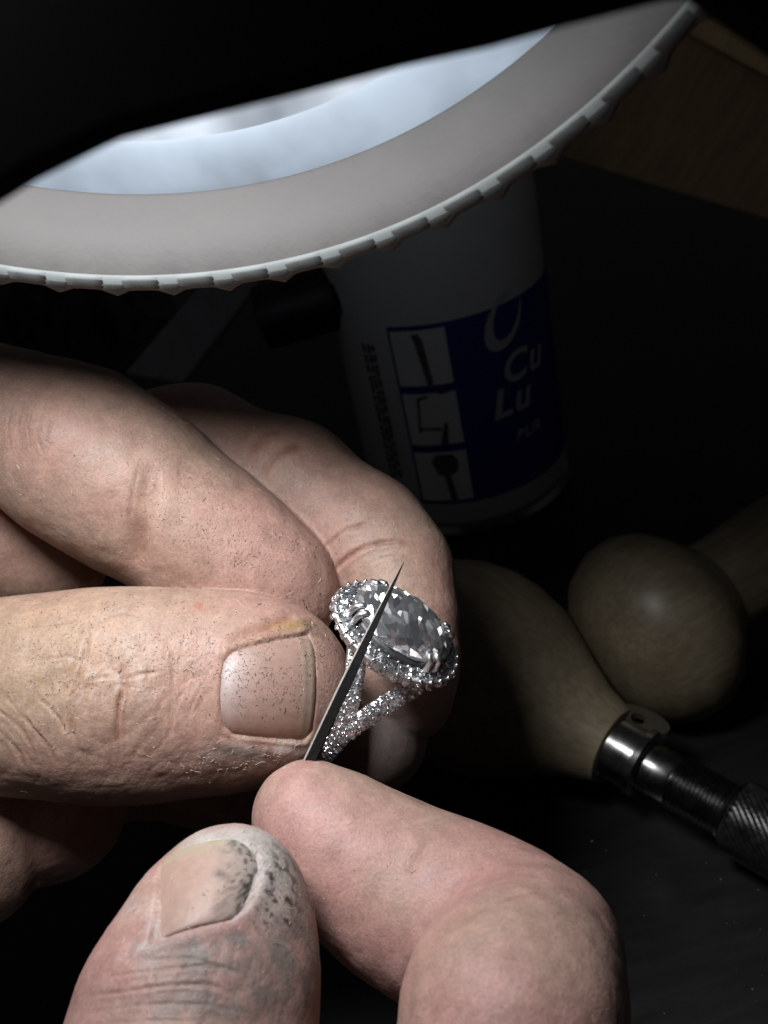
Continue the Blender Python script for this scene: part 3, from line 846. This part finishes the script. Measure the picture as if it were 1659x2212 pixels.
bmB = bmesh.new(); bmesh.ops.create_icosphere(bmB, subdivisions=2, radius=MM)
bead_me = bpy.data.meshes.new('bead'); bmB.to_mesh(bead_me); bmB.free(); bead_me.materials.append(M['bead'])
bead_me.polygons.foreach_set('use_smooth', np.ones(len(bead_me.polygons), bool))
def put(name, me, pos, axis, scale, parent):
    o = bpy.data.objects.new(name, me)
    a = Vector(axis).normalized()
    q = a.to_track_quat('Z', 'Y').to_matrix().to_4x4()
    spin = Matrix.Rotation(random.uniform(0, 6.28), 4, 'Z') @ Matrix.Rotation(random.gauss(0, .26), 4, 'X') @ Matrix.Rotation(random.gauss(0, .26), 4, 'Y')
    m = Matrix.Translation(pos) @ q @ spin @ Matrix.Scale(scale, 4)
    link(o, parent); o.matrix_world = m
    o.matrix_parent_inverse = parent.matrix_world.inverted()
    o.matrix_basis = m
    return o
def fix(o, m, parent):
    o.parent = parent; o.matrix_parent_inverse = parent.matrix_world.inverted(); o.matrix_basis = m
nh = 32
for i in range(nh):
    t = 2 * math.pi * i / nh
    a, b_ = HA * math.cos(t), HB * math.sin(t)
    nx, ny = HB * math.cos(t), HA * math.sin(t); l = math.hypot(nx, ny); nx /= l; ny /= l
    put('pave_stone', small_me, rp(a, b_, .38), dirw(rN + (rA * nx + rL * ny) * .35), .86, halo)
    t2 = t + math.pi / nh
    for s, hh in ((.98, .42), (-.85, .5)):
        a2, b2 = HA * math.cos(t2), HB * math.sin(t2)
        put('bead', bead_me, rp(a2 + nx * s, b2 + ny * s, hh), dirw(rN), .29, halo)
    # stones on the outer wall of the halo
    put('pave_stone', small_me, rp(HA * math.cos(t2) + nx * 1.12, HB * math.sin(t2) + ny * 1.12, -.35), dirw(rN * .3 + rA * nx + rL * ny), .56, halo)
# claws of the centre stone: pairs near the four corners
for t0 in (38, 142, 218, 322):
    for dt in (-6, 6):
        t = math.radians(t0 + dt); ca, sa_ = math.cos(t), math.sin(t)
        pts = [(SA * 1.02 * ca, SB * 1.02 * sa_, -.6), (SA * 1.07 * ca, SB * 1.07 * sa_, 1.2), (SA * 1.03 * ca, SB * 1.03 * sa_, 2.6), (SA * .92 * ca, SB * .92 * sa_, 3.15)]
        rad = [.42, .4, .42, .34]; bm = bmesh.new(); prev = None
        for p, r_ in zip(pts, rad):
            loop = [bm.verts.new(rp(p[0] + r_ * math.cos(k * math.pi / 4), p[1] + r_ * math.sin(k * math.pi / 4), p[2])) for k in range(8)]
            if prev:
                for k in range(8): bm.faces.new((prev[k], prev[(k + 1) % 8], loop[(k + 1) % 8], loop[k]))
            prev = loop
        bm.faces.new(prev)
        bm_obj('claw', bm, M['platinum'], ring, True)
# split shank: two arms each side that run together lower down
def shank_pt(t, side):
    spread = 4.6 * max(0, 1 - (abs(t) - .25) / 1.15) ** 1.25 if abs(t) > .25 else 4.6
    return O + (rN * math.cos(t) + rL * math.sin(t)) * (RS + .35 * max(0, 1 - abs(t))) + rA * (side * spread)
shank_bm = bmesh.new()
def arm(tlist, side, wid, thick):
    prev = None
    for i, t in enumerate(tlist):
        c = shank_pt(t, side); c2 = shank_pt(t + .01, side)
        tg = (c2 - c); tg /= np.linalg.norm(tg)
        rad = (c - O) - rA * ((c - O) @ rA); rad /= np.linalg.norm(rad)
        sd = np.cross(tg, rad)
        prof = [(-wid, -thick), (-wid, thick * .55), (-wid * .6, thick), (wid * .6, thick), (wid, thick * .55), (wid, -thick)]
        loop = [shank_bm.verts.new(wv(c + sd * a + rad * b_)) for a, b_ in prof]
        if prev:
            for k in range(6): shank_bm.faces.new((prev[k], prev[(k + 1) % 6], loop[(k + 1) % 6], loop[k]))
        else: shank_bm.faces.new(loop)
        prev = loop
    shank_bm.faces.new(prev[::-1])
ts = np.linspace(.2, math.pi, 40)
for sgn in (1, -1):
    for side in (1, -1): arm([sgn * t for t in ts], side, 1.2, .75)
shank = bm_obj('shank', shank_bm, M['platinum'], ring, False)
for side in (1, -1):
    for row in (-1, 0, 1):
        for i, t in enumerate(np.arange(.30, 1.95, .095)):
            tt = t + (.047 if row == 0 else 0)
            c = shank_pt(tt, side); rad = (c - O) - rA * ((c - O) @ rA); rad /= np.linalg.norm(rad)
            tg = shank_pt(tt + .01, side) - c; tg /= np.linalg.norm(tg); sd = np.cross(tg, rad)
            pos = c + sd * row * .8 + rad * (.78 if row == 0 else .62)
            put('pave_stone', small_me, wv(pos), dirw(rad + sd * row * .5), .50, shank)
            if row == 0 or i % 2 == 0:
                put('bead', bead_me, wv(c + sd * (row * .8 + .4) + rad * .86 + tg * .42), dirw(rad), .21, shank)

# ------------------------------------------------------------------ file held over the ring
tipc = px(872, 1214, 122.5); midc = px(768, 1432, 123.5); lowc = px(664, 1652, 127.0); endc = px(590, 1815, 129.5)
def fpt(s):
    if s < .33: k = s / .33; return tipc + (midc - tipc) * k
    if s < .66: k = (s - .33) / .33; return midc + (lowc - midc) * k
    return lowc + (endc - lowc) * ((s - .66) / .34)
acr = np.array([.90, .43, 0]); toc = np.array([0, 0, -1.0])
bm = bmesh.new(); prev = None; edge_faces = []
for i in range(40):
    s = i / 39; c = fpt(s); wd = .05 + .66 * min(1, (s / .40)) ** .8; th = .05 + .5 * min(1, s / .4)
    prof = [(-wd, -th * .2), (-wd * .74, th * .95), (wd * .85, th), (wd, th * .4), (wd * .8, -th), (-wd * .8, -th)]
    loop = [bm.verts.new(wv(c + acr * a + toc * b_)) for a, b_ in prof]
    if prev:
        for k in range(6):
            f = bm.faces.new((prev[k], prev[(k + 1) % 6], loop[(k + 1) % 6], loop[k]))
            if k == 0: f.material_index = 1
    else: bm.faces.new(loop)
    prev = loop
bm.faces.new(prev[::-1])
fo = bm_obj('needle_file', bm, M['file_steel'], None, False)
fo.data.materials.append(M['file_edge'])
tag(fo, 'thin dark pointed steel needle file crossing in front of the ring', 'file')

# ------------------------------------------------------------------ lamp
lamp = empty('bench_lamp', wv(LC), 'pale round bench lamp with notched rim glowing at the top', 'lamp')
ex = np.cross(LN, np.array([0, 0, 1.0])); ex /= np.linalg.norm(ex); ey = np.cross(LN, ex)
def lp(r, t, n): return wv(LC + (ex * math.cos(t) + ey * math.sin(t)) * r + LN * n)
def revolve(name, prof, seg, material, mod=None, smooth=True, closed=False):
    bm = bmesh.new(); rows = []
    for j in range(seg):
        t = 2 * math.pi * j / seg
        rows.append([bm.verts.new(lp(r + (mod(t, k) if mod else 0), t, n)) for k, (r, n) in enumerate(prof)])
    np_ = len(prof)
    for j in range(seg):
        a, b_ = rows[j], rows[(j + 1) % seg]
        for k in range(np_ if closed else np_ - 1):
            kk = (k + 1) % np_
            bm.faces.new((a[k], b_[k], b_[kk], a[kk]))
    return bm_obj(name, bm, material, lamp, smooth)
HD = 11.6
NT = 64
def bump(t, k):
    x = (t * NT / (2 * math.pi)) % 1.0
    b_ = math.exp(-((x - .5) / .16) ** 2)
    return 1.15 * b_ if k >= 2 else 0
revolve('dish', [(LR * .934, -HD), (LR * .955, -HD * .55), (LR - 1.2, -.3), (LR + .2, 0), (LR + .5, -1.0), (LR * .99, -HD - 2), (LR * .92, -HD - 2)], NT * 8, M['dish'],
        lambda t, k: bump(t, 2) if k in (3, 4) else 0, True, True)
revolve('rim_band', [(LR - 1.25, -.4), (LR - 1.1, .1), (LR + .3, .13), (LR + .75, -.1), (LR + .7, -1.2)], NT * 8, M['tab'], lambda t, k: bump(t, 2) * .8 if k >= 2 else 0, True)
for i in range(NT):
    t0 = 2 * math.pi * (i + .18 + .5) / NT; t1 = 2 * math.pi * (i + .82 + .5) / NT
    t0 = 2 * math.pi * (i + .67) / NT; t1 = 2 * math.pi * (i + 1.33) / NT
    mid = lp(LR, (t0 + t1) / 2, 0)
    d = (mid - CAM); zz = d.dot(F) / MM; uu = d.dot(R) / MM / max(zz, 1) * FPX + 829; vv = -d.dot(U) / MM / max(zz, 1) * FPX + 1106
    if not (zz > 20 and -150 < uu < 1800 and -200 < vv < 900): continue
    bm = bmesh.new(); ring4 = []
    for k in range(5):
        t = t0 + (t1 - t0) * k / 4
        e = .35 if k in (0, 4) else 0
        ring4.append([bm.verts.new(lp(r, t, n)) for r, n in ((LR - 1.3 + e * .4, .08), (LR - 1.0 + e * .4, .22 - e * .3), (LR + .15 - e * .4, .24 - e * .3), (LR + .45 - e * .4, .1), (LR + .3, -1.0), (LR - 1.2, -.6))])
    for a, b_ in zip(ring4, ring4[1:]):
        for k in range(6): bm.faces.new((a[k], b_[k], b_[(k + 1) % 6], a[(k + 1) % 6]))
    bm.faces.new(ring4[0]); bm.faces.new(ring4[-1][::-1])
    bm_obj('grip_tab', bm, M['tab'], lamp, True)
    # small tooth between two tabs
    bm = bmesh.new(); ring4 = []; tm = 2 * math.pi * (i + .5) / NT
    for k in range(5):
        t = tm + (k - 2) * .0105; e = (abs(k - 2) / 2) ** 2 * .8
        ring4.append([bm.verts.new(lp(r, t, n)) for r, n in ((LR - .5, .1), (LR - .3, .15), (LR + 1.05 - e, .12), (LR + 1.35 - e, -.1), (LR + 1.1 - e, -1.3), (LR - .4, -1.2))])
    for a, b_ in zip(ring4, ring4[1:]):
        for k in range(6): bm.faces.new((a[k], b_[k], b_[(k + 1) % 6], a[(k + 1) % 6]))
    bm.faces.new(ring4[0]); bm.faces.new(ring4[-1][::-1])
    bm_obj('grip_tooth', bm, M['tab'], lamp, True)
# lit parts
def emis(name, colr, strength, nscale, lo_, hi_):
    m, nt, b_ = mat(name); L = nt.links.new
    b_.inputs['Base Color'].default_value = (.12, .14, .16, 1); b_.inputs['Roughness'].default_value = .4
    tc = N(nt, 'ShaderNodeTexCoord'); n = N(nt, 'ShaderNodeTexNoise', Scale=nscale, Detail=3.0); L(tc.outputs['Object'], n.inputs['Vector'])
    mr = N(nt, 'ShaderNodeMapRange'); mr.inputs[1].default_value = .35; mr.inputs[2].default_value = .65; mr.inputs[3].default_value = lo_; mr.inputs[4].default_value = hi_
    L(n.outputs[0], mr.inputs[0]); L(mr.outputs[0], b_.inputs['Emission Strength']); b_.inputs['Emission Color'].default_value = (*colr, 1)
    return m
M['glow_ring'] = emis('frosted_ring_glow', (.70, .83, 1.0), 1, 90, .36, .56)
M['glow'] = emis('frosted_diffuser_glow', (.82, .88, 1.0), 1, 60, .08, .75)
revolve('light_ring', [(LR * .960, -HD - .3), (LR * .950, -HD + 1.1), (LR * .925, -HD + 1.3), (LR * .87, -HD + 1.3), (LR * .845, -HD - .2)], 160, M['glow_ring'])
bm = bmesh.new(); rows = []
for r, n in ((LR * .85, -HD - .3), (LR * .80, -HD - 1.6), (LR * .7, -HD - 2.6), (LR * .5, -HD - 3.8), (LR * .25, -HD - 4.6), (LR * .02, -HD - 5)):
    rows.append([bm.verts.new(lp(r, 2 * math.pi * j / 128, n)) for j in range(128)])
for a, b_ in zip(rows, rows[1:]):
    for j in range(128): bm.faces.new((a[j], a[(j + 1) % 128], b_[(j + 1) % 128], b_[j]))
bm.faces.new(rows[-1])
bm_obj('diffuser', bm, M['glow'], lamp, True)
# black front hood
hood = [(-90, 492), (0, 440), (80, 390), (200, 330), (262, 300), (400, 265), (640, 205), (860, 147), (1060, 103), (1200, 63), (1440, 2), (1476, -4), (1560, 56), (1659, 126), (1760, 190), (1760, -260), (-90, -260)]
prism('hood', [P(u, v, 50) for u, v in hood], dirw((0, -.3, -1)) * .0016, M['black_rough'], lamp)

# ------------------------------------------------------------------ aerosol can
base = ground(1017, 1042); base.z = 0
CR = .0300; CHT = .165
can = empty('aerosol_can', base, 'white and blue lubricant can standing behind the hands', 'can')
lathe('body', base, (0, 0, 1), [(.0045, CR * .97), (.006, CR), (.142, CR), (.146, CR * .985), (.160, CR * .80), (.168, CR * .62)], M['white_print'], can, 96)
lathe('base_rim', base, (0, 0, 1), [(0, CR * .93), (.0005, CR * 1.0), (.0022, CR * 1.03), (.0042, CR * 1.0), (.0046, CR * .96)], M['chrome'], can, 96)
lathe('cap', base, (0, 0, 1), [(.168, CR * .6), (.169, CR * .72), (.186, CR * .7), (.188, CR * .62)], M['white_print'], can, 64)
def can_hit(u, v):
    d = (P(u, v, 100) - CAM).normalized()
    ox, oy = CAM.x - base.x, CAM.y - base.y
    a = d.x ** 2 + d.y ** 2; b_ = 2 * (ox * d.x + oy * d.y); c = ox * ox + oy * oy - CR * CR
    D = b_ * b_ - 4 * a * c
    t = (-b_ - math.sqrt(max(D, 0))) / (2 * a)
    p = CAM + d * t
    return math.atan2(p.y - base.y, p.x - base.x), p.z
def wrap(th, z, off): return (base.x + (CR + off) * math.cos(th), base.y + (CR + off) * math.sin(th), z)
def patch(name, th0, th1, z0, z1, off, material, parent, n=24):
    vs, fs = [], []
    for i in range(n + 1):
        t = th0 + (th1 - th0) * i / n
        vs += [wrap(t, z0, off), wrap(t, z1, off), wrap(t, z1, off - .0002), wrap(t, z0, off - .0002)]
    for i in range(n):
        a, b_ = 4 * i, 4 * i + 4
        for k in range(4): fs.append((a + k, b_ + k, b_ + (k + 1) % 4, a + (k + 1) % 4))
    fs += [(0, 1, 2, 3), (4 * n + 3, 4 * n + 2, 4 * n + 1, 4 * n)]
    return mesh_obj(name, vs, fs, material, parent, False)
th_l, z_t = can_hit(835, 706); th_r, _ = can_hit(958, 697); _, z_b = can_hit(925, 1086)
span = th_r - th_l
zh = z_t - z_b
label = patch('label', th_l - .0, th_l + 2.5, z_b, z_t, .0003, M['blue_print'], can, 60)
for i in range(3):
    z1 = z_t - zh * (i / 3) - .0012; z0 = z_t - zh * ((i + 1) / 3) + .0012
    patch('picture_panel', th_l + span * .05, th_r, z0, z1, .0006, M['white_print'], label)
def flat_on_can(name, polys, material, parent, off=.0009):
    """polys in label units: x 0..1 across the picture column, y 0..1 up the label"""
    bm = bmesh.new()
    for poly in polys:
        vv = [bm.verts.new(wrap(th_l + span * x, z_b + zh * y, off)) for x, y in poly]
        bm.faces.new(vv)
    bmesh.ops.triangulate(bm, faces=bm.faces)
    return bm_obj(name, bm, material, parent)
flat_on_can('printed_bur', [[(.42, .96), (.54, .965), (.60, .93), (.66, .70), (.56, .69), (.46, .92)]], M['grey_print'], label)
flat_on_can('printed_saw_frame', [[(.92, .645), (.90, .66), (.30, .625), (.32, .61)], [(.32, .62), (.36, .61), (.28, .43), (.24, .43)], [(.26, .46), (.24, .445), (.66, .44), (.66, .455)],
                                   [(.72, .48), (.78, .48), (.72, .35), (.58, .35)]], M['grey_print'], label)
flat_on_can('printed_round_bur', [[(.36, .26), (.45, .30), (.75, .30), (.84, .26), (.80, .20), (.66, .175), (.46, .18)], [(.55, .18), (.66, .18), (.72, .03), (.60, .03)]], M['grey_print'], label)
rt = np.random.default_rng(21); prt = []
for cx_ in (-.62, -.50, -.40):
    y = .90
    while y > .14:
        h_ = rt.uniform(.02, .055)
        prt.append([(cx_, y), (cx_ + .07, y), (cx_ + .07, y - h_), (cx_, y - h_)]); y -= h_ + rt.uniform(.006, .02)
flat_on_can('fine_print', prt, M['grey_print'], label, .0004)['kind'] = 'stuff'
def lettering(txt, thc, zc, size, material, parent, shear=.25):
    cu = bpy.data.curves.new('txt', 'FONT'); cu.body = txt; cu.size = size; cu.shear = shear; cu.offset = size * .03; cu.space_character = 1.12
    to = bpy.data.objects.new('txt', cu); col.objects.link(to)
    dg = bpy.context.evaluated_depsgraph_get(); me = bpy.data.meshes.new_from_object(to.evaluated_get(dg))
    bpy.data.objects.remove(to)
    v = get_co(me); fs = [list(p.vertices) for p in me.polygons]
    vs = [wrap(thc + x / CR, zc + y, .0008) for x, y, _ in v]
    return mesh_obj('lettering', vs, fs, material, parent, False)
tC, zC = can_hit(1082, 830); tL, zL = can_hit(1063, 906); tB, zB = can_hit(1112, 952)
lettering('Cu', tC, zC, .0115, M['letter'], label)
lettering('Lu', tL, zL, .0115, M['letter'], label)
lettering('BUR', tB, zB, .0045, M['letter'], label)
# swoosh oval above the name
tS, zS = can_hit(1088, 685)
vs, fs = [], []
for i in range(33):
    t = math.pi * .55 + i / 32 * math.pi * 1.6; wq = .0012 * math.sin(math.pi * i / 32) + .0002
    for s_ in (-1, 1):
        x = (.0048 + s_ * wq) * math.cos(t) + .35 * (.0068 + s_ * wq) * math.sin(t); y = (.0068 + s_ * wq) * math.sin(t)
        vs.append(wrap(tS + x / CR, zS + y, .0008))
    if i: fs.append((2 * i - 2, 2 * i - 1, 2 * i + 1, 2 * i))
mesh_obj('printed_swoosh', vs, fs, M['letter'], label, False)

# ------------------------------------------------------------------ wooden handled tool
def on_axis(u, v, h): return ground(u, v, h)
a0 = on_axis(985, 1420, .022); a1 = on_axis(1335, 1618, .016); a2 = on_axis(1700, 1812, .012)
ax = (a1 - a0).normalized(); L1 = (a1 - a0).length
tool = empty('hand_tool', Vector((a1.x, a1.y, 0)), 'pear-shaped wooden handled tool with shiny ferrule lying on the bench', 'tool')
k = L1
M['boxwood'] = wood('boxwood', (.28, .23, .155), (.17, .135, .085), math.atan2(ax.y, ax.x))
lathe('handle', a0, ax, [(-.020, 0), (-.0195, .006), (-.017, .0125), (-.011, .0185), (-.003, .0214), (.004, .0222), (.010, .0217), (k * .42, .0196), (k * .55, .0165), (k * .68, .0132), (k * .82, .0100), (k * .975, .0078), (k * .98, .0072)], M['boxwood'], tool, 56)
a_f = a0 + ax * (k * .97)
lathe('ferrule', a_f, ax, [(0, .0060), (.0003, .0064), (.0058, .0062), (.0060, .0068), (.0073, .0069), (.0076, .0060), (.0077, .005)], M['chrome'], tool, 48)
a_s = a_f + ax * .0076
pf = [(0, .0045), (.0004, .0049), (.0055, .0049)]
for i in range(14):
    pf += [(.0058 + i * .0008, .0047), (.0062 + i * .0008, .0053)]
pf += [(.0173, .005), (.0176, .0045)]
lathe('threaded_shaft', a_s, ax, pf, M['blacksteel'], tool, 40)
a_k = a_s + ax * .0174
# knurled collar: diamond knurls
bm = bmesh.new(); aa, xx, yy = frame(ax); rows = []
for i in range(40):
    row = []
    for j in range(72):
        t = 2 * math.pi * j / 72; rr = .0066 + .0004 * ((i + j) % 2) - (.0008 if i in (0, 39) else 0)
        row.append(bm.verts.new(a_k + aa * (i * .0007) + (xx * math.cos(t) + yy * math.sin(t)) * rr))
    rows.append(row)
for p, q in zip(rows, rows[1:]):
    for j in range(72): bm.faces.new((p[j], p[(j + 1) % 72], q[(j + 1) % 72], q[j]))
bm.faces.new(rows[0]); bm.faces.new(rows[-1][::-1])
bm_obj('knurled_collar', bm, M['blacksteel'], tool, False)
lathe('shank_rod', a_k + ax * .027, ax, [(0, .0045), (.001, .0048), (.03, .0046), (.031, .003)], M['blacksteel'], tool, 32)
# little eyed tab by the ferrule
tb = on_axis(1378, 1552, .021)
bm = bmesh.new(); out, inn = [], []
tx = (on_axis(1420, 1572, .019) - on_axis(1340, 1545, .021)).normalized(); ty = Vector((0, 0, 1)).cross(tx).normalized()
for j in range(32):
    t = 2 * math.pi * j / 32
    for lst, ra, rb in ((out, .0062, .0032), (inn, .0014, .0014)):
        p = tb + tx * (ra * math.cos(t)) + ty * (rb * math.sin(t))
        lst.append((bm.verts.new(p), bm.verts.new(p + Vector((0, 0, -.0015)))))
for j in range(32):
    q = (j + 1) % 32
    bm.faces.new((out[j][0], out[q][0], inn[q][0], inn[j][0])); bm.faces.new((out[j][1], inn[j][1], inn[q][1], out[q][1]))
    bm.faces.new((out[j][0], out[j][1], out[q][1], out[q][0])); bm.faces.new((inn[j][0], inn[q][0], inn[q][1], inn[j][1]))
M['tab_dim'] = simple('dull_brass_tab', (.07, .06, .045), .5, .3)
bm_obj('eyed_tab', bm, M['tab_dim'], tool, False)

# second wooden handle: mushroom knob with its stem
m0 = ground(1396, 1368, .021); m1 = ground(1660, 1195, .024)
mx = (m1 - m0).normalized()
kn = empty('knob_tool', Vector((m0.x, m0.y, 0)), 'mushroom-shaped pale wooden knob handle lying behind the pear-shaped tool', 'tool handle')
M['boxwood2'] = wood('boxwood_knob', (.25, .205, .135), (.15, .12, .075), math.atan2(mx.y, mx.x))
lathe('knob', m0, mx, [(-.0135, 0), (-.0130, .006), (-.0108, .0125), (-.0065, .0180), (-.001, .0208), (.004, .0212), (.0085, .0195), (.0125, .0160), (.016, .0122), (.0175, .0110)], M['boxwood2'], kn, 56)
lathe('stem', m0 + mx * .017, mx, [(0, .0108), (.006, .0105), (.02, .0112), (.04, .0105), (.06, .008), (.061, 0)], M['boxwood2'], kn, 40)

# ------------------------------------------------------------------ planks at the back right
def plank(pts, label):
    """pts: two ends, each four corners"""
    a, b_ = pts
    vs = [P(*p) for p in a + b_]
    fs = [(0, 1, 2, 3), (7, 6, 5, 4)] + [(i, i + 4, (i + 1) % 4 + 4, (i + 1) % 4) for i in range(4)]
    bm = bmesh.new(); bv = [bm.verts.new(v) for v in vs]
    for f in fs: bm.faces.new([bv[i] for i in f])
    bmesh.ops.bevel(bm, geom=list(bm.edges), offset=.0008, segments=2, affect='EDGES')
    o = bm_obj('wooden_plank', bm, M['plank'], None, False); tag(o, label, 'plank', 'planks of the bench behind'); return o
M['plank_dark'] = simple('dark_plank', (.45, .30, .15), .6, 0, 60, .5, .3, 300, (1, 8, 1))
o = plank([[(1080, -142, 352), (1080, 302, 352), (1085, 270, 372), (1085, -150, 372)], [(1900, 293, 276), (1900, 547, 276), (1900, 500, 296), (1900, 270, 296)]], 'dim brown wooden board at right behind the lamp rim')
o.data.materials[0] = M['plank_dark']
plank([[(1250, -95, 335), (1250, -52, 335), (1255, -80, 354), (1255, -110, 354)], [(1900, 225, 262), (1900, 295, 262), (1900, 260, 274), (1900, 200, 274)]], 'lighter brown wooden strip at the top right corner')
# ------------------------------------------------------------------ dim things behind the hand
bar_pts = [P(600, 420, 318), P(712, 404, 318), P(395, 826, 296), P(268, 806, 296)]
nb = (bar_pts[1] - bar_pts[0]).cross(bar_pts[3] - bar_pts[0]).normalized()
o = prism('steel_bar', bar_pts, nb * .003, M['bar'], None, .0004)
tag(o, 'dim grey flat steel bar slanting down behind the forefinger', 'bar')
k0, k1 = P(560, 690, 290), P(838, 602, 286)
kd = (k1 - k0).normalized(); kl = (k1 - k0).length
kk = empty('black_clamp', k0, 'black round knob in front of the white can shoulder', 'clamp')
lathe('barrel', k0, kd, [(0, .005), (.001, .0088), (kl * .55, .0092), (kl * .6, .0086)], M['black'], kk, 40)
lathe('knob', k0 + kd * (kl * .6), kd, [(0, .0085), (.001, .0098), (kl * .3, .0100), (kl * .39, .0085), (kl * .42, .004), (kl * .425, 0)], M['black'], kk, 40, mod=lambda s, t: 1 + .012 * math.sin(t * 18))
# crumpled black cloth at the left
vs, fs = [], []; n1, n2 = 60, 40
g0 = ground(-120, 900); gx = ground(420, 780) - g0; gy = ground(-60, 560) - g0
uvg = np.array([(i / (n1 - 1), j / (n2 - 1)) for j in range(n2) for i in range(n1)])
pp = np.c_[uvg * np.array([9, 7]), np.zeros(len(uvg))]
hz = fbm(pp, .9, 91, 4); hz = np.abs(hz - .5) * 2
for (a, b_), hh in zip(uvg, hz):
    e = min(1, 5 * min(a, 1 - a, b_, 1 - b_))
    p = g0 + gx * a + gy * b_; vs.append((p.x, p.y, .001 + e * (.008 + .030 * hh)))
for j in range(n2 - 1):
    for i in range(n1 - 1):
        a = j * n1 + i; fs.append((a, a + 1, a + n1 + 1, a + n1))
o = mesh_obj('black_cloth', vs, fs, M['black'])
md = o.modifiers.new('thick', 'SOLIDIFY'); md.thickness = .0006
tag(o, 'crumpled black cloth on the bench behind the left hand', 'cloth')

# ------------------------------------------------------------------ filings, flakes and crumbs
def scatter(name, bvhs, regions, count, length, rad, material, label, seed):
    r = np.random.default_rng(seed); vs, fs = [], []; made = 0; tries = 0
    wts = np.array([g[4] for g in regions]); wts = wts / wts.sum()
    while made < count and tries < count * 12:
        tries += 1
        g = regions[r.choice(len(regions), p=wts)]
        u = r.normal(g[0], g[2]); v = r.normal(g[1], g[3])
        if noise3(np.array([[u / 26, v / 26, 3.0]]), 1.0, seed)[0] * .7 + noise3(np.array([[u / 70, v / 70, 9.0]]), 1.0, seed)[0] * .5 < r.uniform(.35, .85): continue
        best = None
        for bv in bvhs:
            h = hit(bv, u, v)
            if h[0] is not None and (best is None or h[3] < best[3]): best = h
        if best is None: continue
        n = best[1]
        if n.dot(CAM - best[0]) < 0: n = -n
        if n.dot((CAM - best[0]).normalized()) < .15: continue
        t = n.orthogonal().normalized(); t = Matrix.Rotation(r.uniform(0, 6.28), 3, n) @ t; s_ = n.cross(t)
        ln = length * math.exp(r.normal(0, .65)) * MM; rr = rad * math.exp(r.normal(0, .3)) * MM; bend = r.normal(0, .16) * ln
        b0 = len(vs)
        for k, f in enumerate((-1, 0, 1)):
            c = best[0] + n * (rr * .5 + abs(f) * r.uniform(0, .25) * ln * .5) + t * (f * ln / 2) + s_ * (bend * (f * f))
            q = rr * (.55 if f else 1)
            vs += [c + s_ * q, c + n * q * 1.3, c - s_ * q]
        for k in (0, 1):
            for m_ in range(3):
                a = b0 + 3 * k + m_; b_ = b0 + 3 * k + (m_ + 1) % 3
                fs.append((a, b_, b_ + 3, a + 3))
        fs += [(b0, b0 + 1, b0 + 2), (b0 + 8, b0 + 7, b0 + 6)]
        made += 1
    o = mesh_obj(name, vs, fs, material, None, False); tag(o, label, kind='stuff'); return o
def obj_bvh(o):
    org = ORG[o.name]
    return BVHTree.FromPolygons([v.co + org for v in o.data.vertices], [list(p.vertices) for p in o.data.polygons])
both = [bvh_l, bvh_r, obj_bvh(nl_o), obj_bvh(nr_o)]
scatter('metal_filings', both, [(560, 1450, 80, 55, 5), (630, 1420, 45, 40, 2.0), (400, 1370, 170, 60, 5), (170, 1440, 130, 60, 3.0), (380, 1060, 110, 80, 1.6), (500, 1150, 110, 60, 2.5), (600, 1220, 60, 50, 1.4), (790, 1130, 110, 60, .9),
                                (690, 1360, 30, 50, 1.2), (620, 1900, 40, 60, .5), (900, 1850, 160, 100, .35), (480, 1880, 50, 50, .25)], 2100, .15, .022, M['filing'], 'tiny dark metal filings dusting the skin of the hands', 5)
scatter('metal_dust', both, [(560, 1450, 110, 70, 2), (640, 1400, 50, 60, 2), (380, 1370, 190, 60, 4), (170, 1450, 140, 70, 3), (400, 1080, 150, 90, 2), (540, 1170, 110, 60, 2.5), (790, 1130, 110, 60, 1), (600, 1930, 60, 90, 2), (900, 1850, 160, 100, .8)], 2200, .07, .024, M['filing'], 'fine dark dust specks on fingers and nails', 15)
scatter('skin_flakes', both, [(200, 1470, 130, 90, 3), (420, 1400, 150, 80, 3), (560, 1640, 90, 22, 2.2), (350, 1000, 160, 100, 2), (560, 1180, 110, 70, 2), (60, 930, 40, 60, 1.2), (480, 1980, 110, 60, 1.0), (580, 1860, 40, 40, .6), (820, 1120, 90, 60, .6)],
        650, .36, .030, M['flake'], 'pale flecks of dry skin and dust on the hands', 6)
vs, fs = [], []; r = np.random.default_rng(8)
for i in range(30):
    u = r.uniform(1230, 1660); v = r.uniform(1750, 2205)
    if r.random() < .45: u = 1659 - abs(r.normal(0, 70)); v = r.uniform(1880, 2205)
    p = ground(u, v); s_ = .00009 * math.exp(r.normal(0, .5)); b0 = len(vs)
    for d in ((1, 0, 0), (-1, 0, 0), (0, 1, 0), (0, -1, 0), (0, 0, 1), (0, 0, -1)):
        vs.append(Vector((p.x, p.y, s_)) + Vector(d) * s_ * r.uniform(.6, 1.5))
    for a in (0, 1):
        for b_ in (2, 3):
            for c in (4, 5): fs.append((b0 + a, b0 + b_, b0 + c))
o = mesh_obj('metal_crumbs', vs, fs, M['bar'], None, False); tag(o, 'small bright metal crumbs scattered on the bench', kind='stuff')
tick('end')
